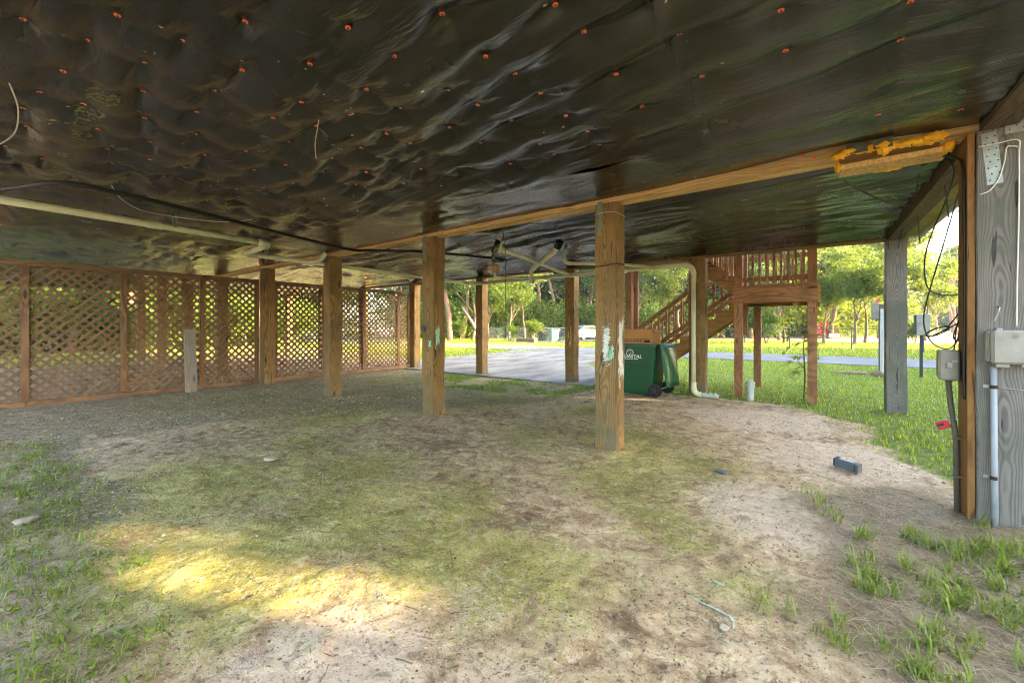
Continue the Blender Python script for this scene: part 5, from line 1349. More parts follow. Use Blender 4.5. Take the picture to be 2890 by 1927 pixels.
# unseen trees added at right to block the sun; crown gaps shape its patches
SUNGAPS = [S([(-3.7, .34), (-3.1, .86), (-2.2, 1.34), (-1.2, 1.34), (-1.3, .90), (-2.2, .40)]), S([(-4.9, 5.46), (-2.47, 6.50), (-1.2, 7.04), (-1.2, 7.30), (-2.5, 6.76), (-4.9, 5.72)]), S([(-2.3, 1.95), (-1.85, 2.15), (-1.75, 2.05), (-2.2, 1.85)])]
ca_, sa_ = math.cos(SUN_AZ), math.sin(SUN_AZ); te_ = math.tan(SUN_EL)
rq = np.random.default_rng(19)
for i, (al, nn, hh, lab) in enumerate([(17.5, -6.5, 10.5, "row's hindmost"), (17, -2.5, 11, "second"), (17.5, 1.5, 11.5, "third"), (17, 5.2, 11, "fourth"), (17.5, 9.0, 11, "fifth"), (18.5, 12.6, 10.5, "sixth"), (20, 15.8, 10.5, "seventh"), (28, 19.0, 12, "eighth"), (30, 22.5, 12, "ninth"), (30, 26.0, 9.5, "tenth")]):
    cx, cy = al * ca_ - nn * sa_, al * sa_ + nn * ca_
    t = thing("broadleaf_tree", "unseen tree added right of the house to block the sun, %s of the row" % lab, "tree", (cx, cy, 0))
    cl = rq.uniform(-1, 1, (900, 3)); cl = cl[(cl ** 2).sum(1) < 1][:330]
    cl = cl * [2.5, 2.5, (hh - .6) / 2] + [0, 0, (hh + .6) / 2]
    L_ = (cl[:, None, :] + rq.normal(size=(len(cl), 42, 3)) * .36).reshape(-1, 3)
    L_ = L_[L_[:, 2] > .2]
    gx_ = L_[:, 0] + cx - ca_ * L_[:, 2] / te_; gy_ = L_[:, 1] + cy - sa_ * L_[:, 2] / te_
    keep = np.ones(len(L_), bool)
    for P_ in SUNGAPS: keep &= ~inside(gx_, gy_, P_) | (rq.uniform(0, 1, len(L_)) < .05)
    obj("crown", leaves_mesh("sun_crown", L_[keep], .34, M_LEAF1, rq, 0, .75), t)
    MB().tube([(0, 0, -.1), (.1, 0, hh * .3), (0, .1, hh * .7)], [.22, .18, .08], 8).build("trunk", M_BARK, t)
def far_woods(name, label, pts, n, hmax, leaf, mats):
    """the closed wall of woodland behind the single trees"""
    rw = np.random.default_rng(len(label)); C = []
    P0 = np.array([spot(*p) if p[1] > 0 else p for p in pts]); 
    seg = rw.integers(0, len(P0) - 1, n); u = rw.uniform(0, 1, n)[:, None]
    b = P0[seg] * (1 - u) + P0[seg + 1] * u
    b = b + rw.normal(size=b.shape) * 2.2
    top = hmax * (.55 + .6 * fbm(b[:, 0] * .12, b[:, 1] * .12, 55, 3))
    z = rw.uniform(0, 1, n) ** .8 * top
    C = np.concatenate([b, z[:, None]], 1)
    o = rw.normal(size=(n, 46, 3)) * [.62, .62, .42]
    L_ = (C[:, None] + o).reshape(-1, 3); L_ = L_[L_[:, 2] > .1]
    obj(name, leaves_mesh(name, L_, leaf, mats, rw, 0, .6), kind="stuff", label=label, category="woods")
far_woods("far_woods", "closed woodland edge behind the trees across the road", [(900, 62), (1050, 60), (1200, 62), (1400, 64), (1600, 62), (1800, 60), (1950, 60), (2030, 62)], 5200, 17, .45, M_LEAF1)
far_woods("far_woods", "low green thicket at the foot of the trees across the road", [(960, 50), (1100, 47), (1250, 52), (1330, 56), (1450, 50), (1600, 50), (1800, 49), (1960, 50)], 1800, 5.0, .34, M_LEAF2)
far_woods("far_woods", "hazy wood edge along the side road at far right", [(2080, 110), (2180, 105), (2300, 95)], 900, 10, .6, M_LEAF3)
for k_, (pa, lab_, n_, h_) in enumerate([([(-38., -8.), (-42., 2.), (-44., 10.), (-44., 18.), (-42., 28.)], "closed greenery far beyond the lattice", 1700, 9), ([(-30., -6.), (-32., 2.), (-33., 9.), (-34., 15.)], "low thicket beyond the lattice yard", 800, 3.2)]):
    rw = np.random.default_rng(60 + k_); P0 = np.array(pa); seg = rw.integers(0, len(P0) - 1, n_); u = rw.uniform(0, 1, n_)[:, None]
    b = P0[seg] * (1 - u) + P0[seg + 1] * u + rw.normal(size=(n_, 2)) * 1.3
    C = np.concatenate([b, (rw.uniform(0, 1, n_) ** .8 * h_ * (.55 + .6 * fbm(b[:, 0] * .15, b[:, 1] * .15, 57, 3)))[:, None]], 1)
    L_ = (C[:, None] + rw.normal(size=(n_, 46, 3)) * [.55, .55, .4]).reshape(-1, 3); L_ = L_[L_[:, 2] > .1]
    obj("far_woods", leaves_mesh("far_woods", L_, .3, M_LEAF2, rw, 0, .6), kind="stuff", label=lab_, category="woods")

# leaning dead trunk in the woods
xa, ya = spot(1062, 35.5); xb, yb = spot(1110, 34.5)
obj("leaning_trunk", MB().tube([(xa, ya, 3.0), ((xa + xb) / 2, (ya + yb) / 2, 1.6), (xb, yb, 0.0)], [0.09, .12, .15], 8).mesh("leaning_trunk", M_ROT), label="pale dead trunk leaning at the edge of the woods", category="trunk")
# sago palm in its planter
x, y = spot(1222, 34.8)
sg = thing("sago_palm", "spiky sago palm behind the chain-link fence near the bins", "palm", (x, y, 0))
MB().tube([(0, 0, 0), (0, 0, .9), (0, 0, 1.3)], [.16, .15, .12], 8).build("trunk", M_BARK, sg)
rp = random.Random(5)
for i in range(22):
    az = i * 2.4; el = rp.uniform(.15, 1.1); L = rp.uniform(1.2, 1.6)
    m = MB(); pts = []
    for k in range(7):
        u = k / 6; rr = L * u * math.cos(el) + .05; z = 1.3 + L * u * math.sin(el) - .55 * u * u * L
        pts.append(Vector((rr * math.cos(az), rr * math.sin(az), z)))
    sdv = Vector((-math.sin(az), math.cos(az), 0))
    for k in range(6):
        for s_ in (-1, 1):
            for q in (0, .5):
                p = pts[k].lerp(pts[k + 1], q); w = .26 * math.sin(math.pi * min(.95, (k + q + .6) / 6.5)) + .03
                m.face([p, p + (pts[k + 1] - pts[k]) * .30, p + sdv * s_ * w + (pts[k + 1] - pts[k]) * .7 + Vector((0, 0, .05))])
    m.build("frond", M_LEAF2, sg)
pb = obj("planter_box", MB().box((-.9, -.25, 0), (.9, .25, .35)).mesh("planter_box", M_BARK, bevel=.02), None, spot(1210, 33.4) + (0,), label="low dark planter box at the foot of the fence", category="planter")

# chain-link fence across the road
FY = 29.4; FH = 1.2
def fence(label, xa, xb, y, mat, bay=3.0, name="chain_link_fence"):
    t = thing(name, label, "fence", ((xa + xb) / 2, y, 0))
    n = max(1, round((xb - xa) / bay)); w = (xb - xa) / n
    mm = MB(); c_ = 0.0
    for sgn in (1, -1):
        cc = -FH
        while cc < w + FH:
            e = slat_ends(0, w, .04, FH, cc, sgn); cc += .13
            if e: mm.bar((e[0][0], 0, e[0][1]), (e[1][0], 0, e[1][1]), .005, .007, up=(0, 1, 0))
    me = mm.mesh("wire_mesh", mat)
    pm = MB().tube([(0, 0, -.1), (0, 0, FH + .05), (0, 0, FH + .08)], [.03, .03, .012], 8).mesh("fence_post", mat)
    for i in range(n + 1): obj("fence_post", pm, t, (xa + w * i - (xa + xb) / 2, 0, 0))
    for i in range(n): obj("wire_mesh", me, t, (xa + w * i - (xa + xb) / 2, 0.032, 0))
    MB().tube([(-(xb - xa) / 2, 0, FH + .02), ((xb - xa) / 2, 0, FH + .02)], .02, 6).build("top_rail", mat, t)
    return t
M_LINK = simple("galvanised_link", lin(170, 172, 172), .5, .4, metal=.4, var=.1)
M_LINKD = simple("dark_link", lin(84, 84, 80), .6, .3, metal=.2, var=.1)
xg0 = FY * math.tan(math.atan2((1228 - 1176) / 936.8, 1) - .6381); xg1 = FY * math.tan(math.atan2((1302 - 1176) / 936.8, 1) - .6381); xg2 = FY * math.tan(math.atan2((1322 - 1176) / 936.8, 1) - .6381)
xf0 = FY * math.tan(math.atan2((1118 - 1176) / 936.8, 1) - .6381)
fence("silver chain-link fence left of the gate across the road", xf0, xg0, FY, M_LINK)
fence("dark chain-link fence running behind the staircase across the road", xg2, 4.5, FY, M_LINKD)
gt = thing("chain_link_gate", "chain-link gate standing open beside the roadside bins", "gate", (xg0 + .15, FY, 0))
fr = MB(); fr.tube([(0, 0, .08), (0, 0, 1.2), ((xg1 - xg0) * .95, 1.2, 1.2), ((xg1 - xg0) * .95, 1.2, .08), (0, 0, .08)], .022, 6); fr.build("gate_frame", M_LINK, gt)
gm = MB(); gw = math.hypot((xg1 - xg0) * .95, 1.2); ga = math.atan2(1.2, (xg1 - xg0) * .95)
for sgn in (1, -1):
    cc = -1.2
    while cc < gw + 1.2:
        e = slat_ends(0, gw, .08, 1.2, cc, sgn); cc += .13
        if e: gm.bar((e[0][0], 0, e[0][1]), (e[1][0], 0, e[1][1]), .005, .007, up=(0, 1, 0))
gm.build("wire_mesh", M_LINK, gt, rot=(0, 0, ga))
for px in (1302, 1322):
    xx = FY * math.tan(math.atan2((px - 1176) / 936.8, 1) - .6381)
    obj("gate_post", MB().tube([(0, 0, -.1), (0, 0, 1.35)], .045, 8).mesh("gate_post", M_LINKD), None, (xx, FY, 0), label="dark gate post %s the chalk-marked post" % ("just left of" if px == 1302 else "hidden half behind"), category="post")
def px_at(px, Y): return Y * math.tan(math.atan2((px - 1176) / 936.8, 1) - .6381)
make_bin("dark grey wheeled bin at the roadside gate", (px_at(1247, 30.8), 30.8, 0), R(140), M_DKPL, M_DKPL, False)
make_bin("green and pale wheeled bin beside the dark one at the gate", (px_at(1272, 30.6), 30.6, 0), R(60), simple("pale_green_plastic", lin(120, 170, 130), .4, .4), M_PVCW, False)

# parked vehicles
def vehicle(name, label, cat, loc, rz, paint, L, Wd, prof, cabin, wheels, r):
    t = thing(name, label, cat, loc, (0, 0, rz))
    def loft(pr, inset, nm, mat, zin=0):
        m = MB(); n = len(pr); secs = [(-Wd / 2 + inset, .0), (-Wd / 2 + inset + .10, .03), (Wd / 2 - inset - .10, .03), (Wd / 2 - inset, .0)]
        ids = []
        for y, up in secs:
            ids.append(len(m.v)); m.v += [(x, y, z + (up if z > .5 else 0)) for x, z in pr]
        for a, b in zip(ids[:-1], ids[1:]):
            for j in range(n): m.f.append((a + j, a + (j + 1) % n, b + (j + 1) % n, b + j)); m.mi.append(0)
        m.f.append(tuple(ids[0] + j for j in range(n))[::-1]); m.mi.append(0); m.f.append(tuple(ids[-1] + j for j in range(n))); m.mi.append(0)
        return m.build(nm, mat, t)
    loft(prof, 0, "body", paint)
    loft(cabin, .10, "roof", paint)
    # glass set just proud of the cabin
    (x0, z0), (x1, z1), (x2, z2), (x3, z3) = cabin
    for s_ in (-1, 1):
        y = s_ * (Wd / 2 - .095)
        MB().face; g = MB(); g.face([(x0 + .14, y, z0 + .05), (x3 - .14, y, z3 + .05), (x2 - .06, y, z2 - .06), (x1 + .06, y, z1 - .06)]); g.build("side_window", M_GLASS, t)
    for xa, za, xb, zb in ((x0, z0, x1, z1), (x3, z3, x2, z2)):
        sg_ = -1 if xa == x0 else 1
        g = MB(); w_ = Wd / 2 - .2
        g.face([(xa + sg_ * .012 + (xb - xa) * .1, -w_, za + (zb - za) * .1), (xa + sg_ * .012 + (xb - xa) * .1, w_, za + (zb - za) * .1), (xa + sg_ * .012 + (xb - xa) * .9, w_ - .06, za + (zb - za) * .9 + .02), (xa + sg_ * .012 + (xb - xa) * .9, -w_ + .06, za + (zb - za) * .9 + .02)])
        g.build("windscreen", M_GLASS, t)
    for xw in wheels:
        for s_ in (-1, 1):
            y = s_ * (Wd / 2 - .08)
            wo = MB().tube([(xw, y - .1, r), (xw, y + .1, r)], r, 18).build("wheel", M_RUBBER, t)
            MB().tube([(xw, y + s_ * .10, r), (xw, y + s_ * .11, r)], r * .6, 14).build("rim", M_CHROME, wo)
    xr = prof[0][0]
    for s_ in (-1, 1):
        MB().box((xr - .02, s_ * Wd * .36 - .16, .72), (xr + .06, s_ * Wd * .36 + .16, .88)).build("tail_lamp", M_TAIL, t)
        MB().box((L / 2 - .08, s_ * Wd * .36 - .16, .60), (L / 2 + .01, s_ * Wd * .36 + .16, .75)).build("headlight", M_PVCW, t)
    MB().box((xr - .05, -Wd * .48, .35), (xr + .04, Wd * .48, .52)).build("bumper", paint, t, bevel=.02)
    MB().box((xr - .03, -.26, .62), (xr - .005, .26, .74)).build("licence_plate", M_PVCW, t)
    return t
x, y = spot(1346, 41)
vehicle("parked_car", "silver sedan parked beyond the gate, seen from behind", "car", (x, y, 0), R(75), M_CARW, 4.5, 1.75,
        [(-2.25, .30), (-2.27, .62), (-2.15, .95), (-1.5, 1.0), (.9, .96), (2.1, .80), (2.25, .5), (2.2, .28)], [(-1.75, .97), (-1.05, 1.40), (.25, 1.42), (1.1, .95)], (-1.35, 1.35), .31)
x, y = spot(1880, 47)
vehicle("pickup_truck", "red pickup truck parked behind the small yard trees", "truck", (x, y, 0), R(-80), M_CARR, 5.4, 1.95,
        [(-2.7, .45), (-2.7, 1.05), (-.6, 1.08), (.4, 1.12), (2.55, 1.05), (2.7, .7), (2.65, .42)], [(-.7, 1.05), (-.55, 1.72), (.6, 1.74), (1.25, 1.08)], (-1.7, 1.7), .40)
x, y = spot(1916, 36)
obj("yard_sign", MB().box((-.4, -.02, .35), (.4, .02, .70)).box((-.3, -.015, 0), (-.27, .015, .35)).box((.27, -.015, 0), (.30, .015, .35)).mesh("yard_sign", M_PVCW), None, (x, y, 0), (0, 0, R(20)), label="small white sign in the far yard near the red truck", category="sign")
def small_house(label, loc, rz, w, d, h, wallm):
    t = thing("neighbour_house", label, "house", loc, (0, 0, rz))
    MB().box((-w / 2, -d / 2, 0), (w / 2, d / 2, h)).build("wall", wallm, t)
    r = MB(); e = .5
    r.face([(-w / 2 - e, -d / 2 - e, h - .1), (w / 2 + e, -d / 2 - e, h - .1), (w / 2 + e, 0, h + 1.7), (-w / 2 - e, 0, h + 1.7)]); r.face([(w / 2 + e, d / 2 + e, h - .1), (-w / 2 - e, d / 2 + e, h - .1), (-w / 2 - e, 0, h + 1.7), (w / 2 + e, 0, h + 1.7)])
    r.face([(-w / 2 + .01, -d / 2, h), (-w / 2 + .01, 0, h + 1.6), (-w / 2 + .01, d / 2, h)]); r.face([(w / 2 - .01, -d / 2, h), (w / 2 - .01, d / 2, h), (w / 2 - .01, 0, h + 1.6)])
    r.build("roof", M_SHINGLE, t)
    for x_ in (-w * .32, 0.05, w * .3):
        f_ = MB().box((x_ - .6, -d / 2 - .04, .95), (x_ + .6, -d / 2 - .002, 2.2)).build("window", M_PVCW, t)
        MB().box((x_ - .52, -d / 2 - .055, 1.03), (x_ + .52, -d / 2 - .042, 2.12)).build("pane", M_GLASS, f_)
x, y = spot(1560, 58); small_house("brick house half hidden by trees beyond the staircase", (x, y, 0), R(25), 12, 8, 2.7, M_BRICK)
x, y = spot(1720, 60); small_house("pale house half hidden by shrubs below the landing", (x, y, 0), R(10), 13, 8, 2.7, M_BRICK)

# meter pedestal on the lawn edge
x, y = 1.60, 15.9
md_ = thing("meter_pedestal", "grey utility pedestal with a meter box behind the weathered corner post", "utility pedestal", (x, y, 0))
MB().box((-.10, -.07, -.1), (.02, .07, 2.0)).build("post", M_GREY, md_)
MB().box((-.26, -.16, 1.55), (-.102, .10, 2.05)).build("meter_box", M_BOX2, md_, bevel=.02)
MB().tube([(-.04, -.12, .0), (-.04, -.12, 1.75), (-.04, -.10, 1.85)], .045, 10).build("pipe", M_PVCW, md_)
MB().tube([(-.12, -.03, 2.055), (-.12, -.03, 2.13)], .05, 10).build("knob", M_RED, md_)
bx_ = thing("meter_box", "pale meter box showing just right of the weathered corner post", "meter box", (2.28, 15.2, 0))
MB().box((-.03, -.03, 0), (.03, .03, 1.15)).build("stand", M_DKPL, bx_)
MB().box((-.12, -.10, 1.12), (.16, .10, 1.68)).build("case", M_BOX, bx_, bevel=.02)
MB().box((-.135, -.104, 1.14), (-.10, .09, 1.66)).build("frame", M_DKPL, bx_, bevel=.01)

# sapling beside the deck post
spl = thing("sapling", "thin sapling with pale green leaves beside the landing post", "sapling", (-0.16, 9.12, 0))
stem = bez([(0, 0, 0), (.02, .02, .5), (0.0, .04, 1.0), (.05, .03, 1.45)], 6)
MB().tube(stem, [.012] * 10 + [.008] * (len(stem) - 10), 6).build("stem", M_BARK, spl)
rs2 = random.Random(15)
leafm = MB(); leafm.face([(0, 0, 0), (.022, .03, .004), (.016, .075, 0), (0, .105, -.008), (-.016, .075, 0), (-.022, .03, .004)])
leaf_me = leafm.mesh("leaf", M_CLOVER)
for i in range(13):
    z = .45 + .085 * i; az = i * 2.2 + rs2.uniform(-.4, .4); L = rs2.uniform(.25, .42)
    p0 = Vector((0.01, 0.03, z)); tw = MB(); pts = [p0 + Vector((math.cos(az) * L * u, math.sin(az) * L * u, .10 * u - .26 * u * u)) for u in (0, .25, .5, .75, 1)]
    tw.tube(pts, .0035, 4); tw_o = tw.build("twig", M_BARK, spl)
    for k in range(1, 5):
        for s_ in (-1, 1):
            obj("leaf", leaf_me, tw_o, tuple(pts[k]), (rs2.uniform(-.7, .1), rs2.uniform(-.5, .5), az - math.pi / 2 + s_ * 1.0), (1.2, 1.2, 1.2))

# ------------------------------------------------------------ grass, weeds, straw, gravel
def blades(name, P, h, w, mat, rng, bend=.5, lay=0.0):
    n = len(P); az = rng.uniform(0, 2 * np.pi, n); d = np.stack([np.cos(az), np.sin(az), 0 * az], 1); s_ = np.stack([-d[:, 1], d[:, 0], 0 * az], 1)
    h = h[:, None]; w = w[:, None]; b = (rng.uniform(.2, 1, n) * bend)[:, None]
    up = np.array([[0, 0, 1.0]])
    m1 = P + up * h * .55 * (1 - lay) + d * h * (b * .25 + lay * .5)
    m2 = P + up * h * (1 - .35 * b) * (1 - lay) + d * h * (b * .9 + lay)
    V = np.stack([P - s_ * w, P + s_ * w, m1 + s_ * w * .8, m1 - s_ * w * .8, m2], 1).reshape(-1, 3)
    i = np.arange(n)[:, None] * 5
    F = np.concatenate([i + [[0, 1, 2]], i + [[0, 2, 3]], i + [[3, 2, 4]]])
    return npmesh(name, V, F, mat)
def scatter(n, x0, x1, y0, y1, fn, rng):
    x = rng.uniform(x0, x1, n); y = rng.uniform(y0, y1, n)
    k = rng.uniform(0, 1, n) < fn(x, y)
    x, y = x[k], y[k]
    return np.stack([x, y, ground_z(x, y)], 1)
rg = np.random.default_rng(5)
def clear_paved(P):
    x, y = P[:, 0], P[:, 1]
    paved = ((y > RY0) & (y < RY1)) | inside(x, y, [(-12.9, 8.38), (-4.0, 8.34), (-4.05, 9.0), (-5.1, 11.4), (-6.8, 13.6), (-6.3, 15.2), (-4.4, RY0), (-13.6, RY0), (-12.9, 16.5)])
    return P[~paved]
def near_lawn(x, y): return cover_masks(x, y)['lawn'] * (0.35 + .8 * fbm(x * 1.2, y * 1.2, 91, 3))
P = clear_paved(scatter(110000, -5.5, 9, 5.0, 18.6, near_lawn, rg))
obj("lawn_grass", blades("lawn_grass", P, rg.uniform(.03, .075, len(P)), rg.uniform(.004, .009, len(P)), M_GRASS, rg, .9), kind="stuff", label="short green lawn grass beyond the house edge", category="grass")
P = clear_paved(scatter(60000, -34, -9, 8.5, 29, lambda x, y: np.where(np.abs(x + 11) < 30, .9, 0) * cover_masks(x, y)['lawn'], rg))
P2 = scatter(70000, -30, 14, RY1 + .05, 44, lambda x, y: np.ones(x.shape) * np.where((x > -20.6) & (x < -15.6), .05, .85), rg)
P = np.concatenate([P, P2])
obj("verge_grass", blades("verge_grass", P, rg.uniform(.06, .16, len(P)), rg.uniform(.012, .022, len(P)), M_GRASS, rg, .8), kind="stuff", label="grass of the verges and yards across the road", category="grass")
P = scatter(26000, -32, -12, -4, 22, lambda x, y: np.where((x < -20.5) | (y > 8.8), .9, .0), rg)
obj("yard_grass", blades("yard_grass", P, rg.uniform(.06, .15, len(P)), rg.uniform(.012, .02, len(P)), M_GRASS, rg, .8), kind="stuff", label="sunlit grass of the yard beyond the lattice", category="grass")
# clover in front of the driveway slab
P = scatter(52000, -9.2, -2.6, 6.0, 8.7, lambda x, y: cover_masks(x, y)['clov'] * sstep(fbm(x * 2.2, y * 2.2, 95, 4), .42, .66) * .6, rg)
P[:, 2] += rg.uniform(.005, .035, len(P))
obj("clover", leaves_mesh("clover", P, .030, M_CLOVER, rg, .75, .8), kind="stuff", label="bright clover and weeds in front of the driveway slab", category="weeds")
P = scatter(30000, -10.3, -3.0, .6, 8.4, lambda x, y: cover_masks(x, y)['grav'] * sstep(fbm(x * 1.3, y * 1.3, 94, 4), .42, .62) * (.15 + .6 * sstep(y, 3.5, 7.5)), rg)
P[:, 2] += rg.uniform(.004, .018, len(P))
obj("gravel_weeds", leaves_mesh("gravel_weeds", P, .020, M_CLOVER, rg, .8, .7), kind="stuff", label="tiny green weeds sprouting through the gravel by the lattice", category="weeds")
# foreground weeds, left and right, in tufts
def tufts(n, x0, x1, y0, y1, fn, per, rad, rng):
    C = scatter(n, x0, x1, y0, y1, fn, rng)
    O = rng.normal(size=(len(C), per, 3)) * rad; O[:, :, 2] = 0
    P = (C[:, None, :] + O).reshape(-1, 3); P[:, 2] = ground_z(P[:, 0], P[:, 1]); return P
P = tufts(900, -7.5, -1.5, -.3, 1.1, lambda x, y: cover_masks(x, y)['wl'] * .9, 7, .022, rg)
obj("weed_grass", blades("weed_grass", P, rg.uniform(.025, .09, len(P)), rg.uniform(.0015, .0035, len(P)), M_TUFT, rg, 1.3), kind="stuff", label="grass weeds in the front left corner", category="grass")
P = scatter(17000, -8, -1.5, -.3, 1.1, lambda x, y: cover_masks(x, y)['wl'] * sstep(fbm(x * 5, y * 5, 97, 3), .40, .6) * .8, rg)
P[:, 2] += rg.uniform(.004, .03, len(P))
obj("weed_leaves", leaves_mesh("weed_leaves", P, .022, M_CLOVER, rg, .6, .55), kind="stuff", label="small leafy weeds in the front left corner", category="weeds")
P = tufts(440, .0, 1.5, 1.6, 4.3, lambda x, y: cover_masks(x, y)['wr'] * (.35 + 1.3 * sstep(fbm(x * 4, y * 4, 93, 3), .4, .62)), 20, .020, rg)
P3 = tufts(16, -.12, .25, 3.6, 4.3, lambda x, y: np.ones(x.shape) * np.exp(-((x + .02 - (4.15 - y) * .25) / .06) ** 2), 8, .02, rg)
P4 = tufts(12, -.3, .12, 2.2, 2.5, lambda x, y: np.ones(x.shape) * .9, 6, .02, rg)
P = np.concatenate([P, P3, P4])
obj("grass_tufts", blades("grass_tufts", P, rg.uniform(.03, .14, len(P)), rg.uniform(.002, .0045, len(P)), M_TUFT, rg, 1.25), kind="stuff", label="bright grass tufts in the front right corner", category="grass")
Pd = P[rg.uniform(0, 1, len(P)) < .45] + rg.normal(size=(1, 3)) * [.004, .004, 0]
obj("dead_blades", blades("dead_blades", Pd, rg.uniform(.03, .12, len(Pd)), rg.uniform(.0015, .003, len(Pd)), M_STRAW, rg, 1.6, .35), kind="stuff", label="dead brown blades matted among the grass tufts at right", category="grass")
P = scatter(26000, -.4, 1.6, 1.6, 5.2, lambda x, y: np.clip(cover_masks(x, y)['straw'] + .0, 0, 1) * (.3 + .9 * fbm(x * 3, y * 3, 99, 3)), rg)
P[:, 2] += rg.uniform(.003, .02, len(P))
obj("straw", blades("straw", P, rg.uniform(.03, .10, len(P)), rg.uniform(.0008, .0016, len(P)), M_STRAW, rg, .5, .93), kind="stuff", label="dead grass clippings strewn on the dirt at right", category="straw")
P = scatter(3500, -7.5, -1.5, -.2, 1.1, lambda x, y: cover_masks(x, y)['wl'], rg); P[:, 2] += .01
obj("straw", blades("straw", P, rg.uniform(.03, .10, len(P)), rg.uniform(.0008, .0018, len(P)), M_STRAW, rg, .5, .93), kind="stuff", label="dead grass among the weeds at front left", category="straw")
# gravel
def pebbles(name, P, r, mat, rng, flat=.6):
    bm = bmesh.new(); bmesh.ops.create_icosphere(bm, subdivisions=1, radius=1)
    V0 = np.array([tuple(v_.co) for v_ in bm.verts]); F0 = np.array([[v_.index for v_ in f_.verts] for f_ in bm.faces]); bm.free()
    n = len(P); sc = r[:, None] * rng.uniform(.6, 1.35, (n, 3)); sc[:, 2] *= flat
    az = rng.uniform(0, 6.28, n); ca, sa = np.cos(az), np.sin(az)
    V = V0[None] * sc[:, None, :] * rng.uniform(.8, 1.2, (n, len(V0), 1))
    x = V[:, :, 0] * ca[:, None] - V[:, :, 1] * sa[:, None]; y = V[:, :, 0] * sa[:, None] + V[:, :, 1] * ca[:, None]
    V = np.stack([x, y, V[:, :, 2]], 2) + P[:, None, :]
    F = F0[None] + (np.arange(n) * len(V0))[:, None, None]
    return npmesh(name, V.reshape(-1, 3), F.reshape(-1, 3), mat)
P = scatter(30000, -10.4, -3.2, -.2, 8.4, lambda x, y: cover_masks(x, y)['grav'] * sstep(fbm(x * 1.9, y * 1.9, 103, 4), .36, .66) * .9, rg)
obj("gravel", pebbles("gravel", P, rg.uniform(.005, .014, len(P)), M_PEB, rg), kind="stuff", label="loose grey gravel spread along the lattice", category="gravel")
P = scatter(12000, -5.2, 1.2, .1, 8.2, lambda x, y: .25 + .6 * (fbm(x * 2, y * 2, 107, 3) > .52), rg)
obj("dirt_crumbs", pebbles("dirt_crumbs", P, rg.uniform(.002, .0075, len(P)), simple("dirt_crumb", lin(110, 88, 68), .95, .1, var=.4, scale=2), rg), kind="stuff", label="crumbs of earth and grit scattered on the bare dirt", category="grit")
P = scatter(900, -3.9, -3.0, 7.9, 8.5, lambda x, y: np.ones(x.shape), rg)
obj("gravel", pebbles("gravel", P, rg.uniform(.01, .02, len(P)), M_PEB, rg), kind="stuff", label="small grey gravel patch at the corner of the slab", category="gravel")

P = scatter(420, -5.0, 1.2, .2, 7.5, lambda x, y: np.full(x.shape, .7), rg)
obj("loose_stones", pebbles("loose_stones", P, rg.uniform(.004, .012, len(P)), M_PEB, rg, .7), kind="stuff", label="small loose stones scattered over the mossy dirt", category="stones")
P = scatter(14000, -5.0, 1.2, .2, 7.5, lambda x, y: sstep(fbm(x * 2.6, y * 2.6, 111, 4), .42, .66) * (1 - .7 * cover_masks(x, y)['grav']), rg); P[:, 2] += .001
M_FLAKE = NT("dried_mud", .95, .1); gg = M_FLAKE.n("ShaderNodeNewGeometry")
M_FLAKE.base(M_FLAKE.ramp(gg.outputs["Random Per Island"], [(0, lin(112, 88, 64)), (.4, lin(150, 124, 96)), (.8, lin(186, 160, 132)), (1, lin(130, 124, 62))]))
obj("mud_flakes", pebbles("mud_flakes", P, rg.uniform(.003, .011, len(P)) , M_FLAKE.m, rg, .28), kind="stuff", label="thin flakes of dried mud curling off the dirt floor", category="mud")
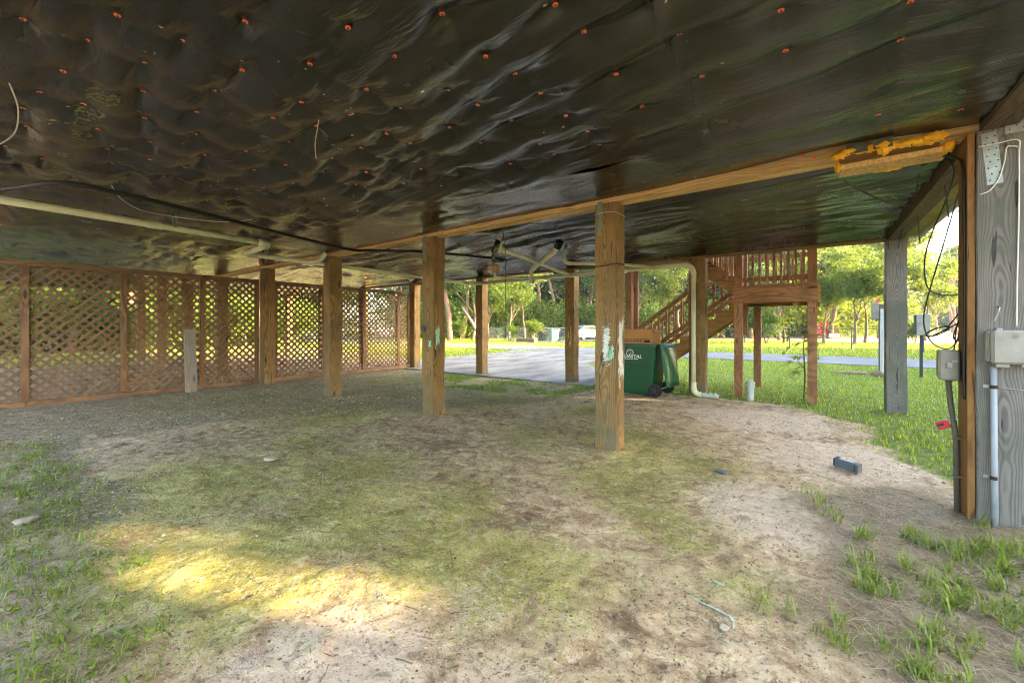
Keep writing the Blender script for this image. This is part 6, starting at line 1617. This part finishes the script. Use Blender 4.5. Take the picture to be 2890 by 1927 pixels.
# twigs, bits of bark and dead leaves on the dirt
m = MB(); rv = random.Random(8)
for i in range(260):
    x, y = rv.uniform(-4.5, 1.0), rv.uniform(.4, 7.2); az = rv.uniform(0, 6.28); L = rv.uniform(.02, .11)
    z = float(ground_z(np.array([x]), np.array([y]))[0]) + .004
    p1 = (x + math.cos(az) * L * .5, y + math.sin(az) * L * .5, z + rv.uniform(0, .008)); p2 = (x + math.cos(az + rv.uniform(-.4, .4)) * L, y + math.sin(az) * L, z + rv.uniform(0, .006))
    m.tube([(x, y, z), p1, p2], rv.uniform(.0010, .0025), 4)
m.build("twigs", M_BARK, None, kind="stuff", label="small twigs lying on the dirt floor", category="twigs")
P = scatter(260, -5, 1.2, .2, 7.5, lambda x, y: np.full(x.shape, .8), rg); P[:, 2] += .006
obj("leaf_litter", leaves_mesh("leaf_litter", P, .03, leaf_mat("dead_leaf", lin(92, 64, 40), lin(170, 134, 90), .1), rg, .85, .5), kind="stuff", label="dead leaves scattered on the dirt floor", category="leaf litter")

spr = thing("sprout", "small creeping green sprout in the sunlit patch of dirt", "weed", (-3.05, 0.60, 0.0))
for i, (az, L) in enumerate(((.3, .12), (1.5, .10), (2.6, .13), (3.7, .09), (4.6, .12), (5.5, .08))):
    pts = [Vector((math.cos(az) * L * u, math.sin(az) * L * u, .012 + .05 * math.sin(u * 2.6))) for u in (0, .35, .7, 1)]
    m = MB(); sdv = Vector((-math.sin(az), math.cos(az), 0)); w = (.002, .010, .009, .001)
    for k in range(3): m.face([pts[k] - sdv * w[k], pts[k] + sdv * w[k], pts[k + 1] + sdv * w[k + 1], pts[k + 1] - sdv * w[k + 1]])
    m.build("leaf", M_TUFT, spr)
# bits of leaf and paper stuck to the membrane
m = MB(); rk = random.Random(21)
for i in range(46):
    x, y = rk.uniform(-5.5, 0.6), rk.uniform(.25, 2.9); z = float(memA_at(x, y)) - .004; a = rk.uniform(0, 6.28); r_ = rk.uniform(.004, .012)
    m.face([(x + r_ * math.cos(a + k * 1.57) * (1.6 if k % 2 else .7), y + r_ * math.sin(a + k * 1.57) * (1.6 if k % 2 else .7), z + rk.uniform(-.004, .002)) for k in range(4)])
m.build("membrane_flecks", simple("dry_fleck", lin(190, 176, 120), .9, .1, var=.3, scale=3), None, kind="stuff", label="dry leaf flecks stuck to the black membrane", category="flecks")
hz = bpy.data.materials.new("air"); hz.use_nodes = True
hn = hz.node_tree; hn.nodes.remove(hn.nodes["Principled BSDF"])
pv = hn.nodes.new("ShaderNodeVolumePrincipled"); pv.inputs["Color"].default_value = (.86, .89, .95, 1); pv.inputs["Density"].default_value = 0.0004; pv.inputs["Anisotropy"].default_value = 0.2
hn.links.new(pv.outputs[0], hn.nodes["Material Output"].inputs["Volume"])
hm_ = MB().box((-260, -200, -1.5), (260, 300, 26)).mesh("haze", hz)
hz_o = obj("haze", hm_, kind="stuff", label="thin evening haze in the air over the yards", category="haze")
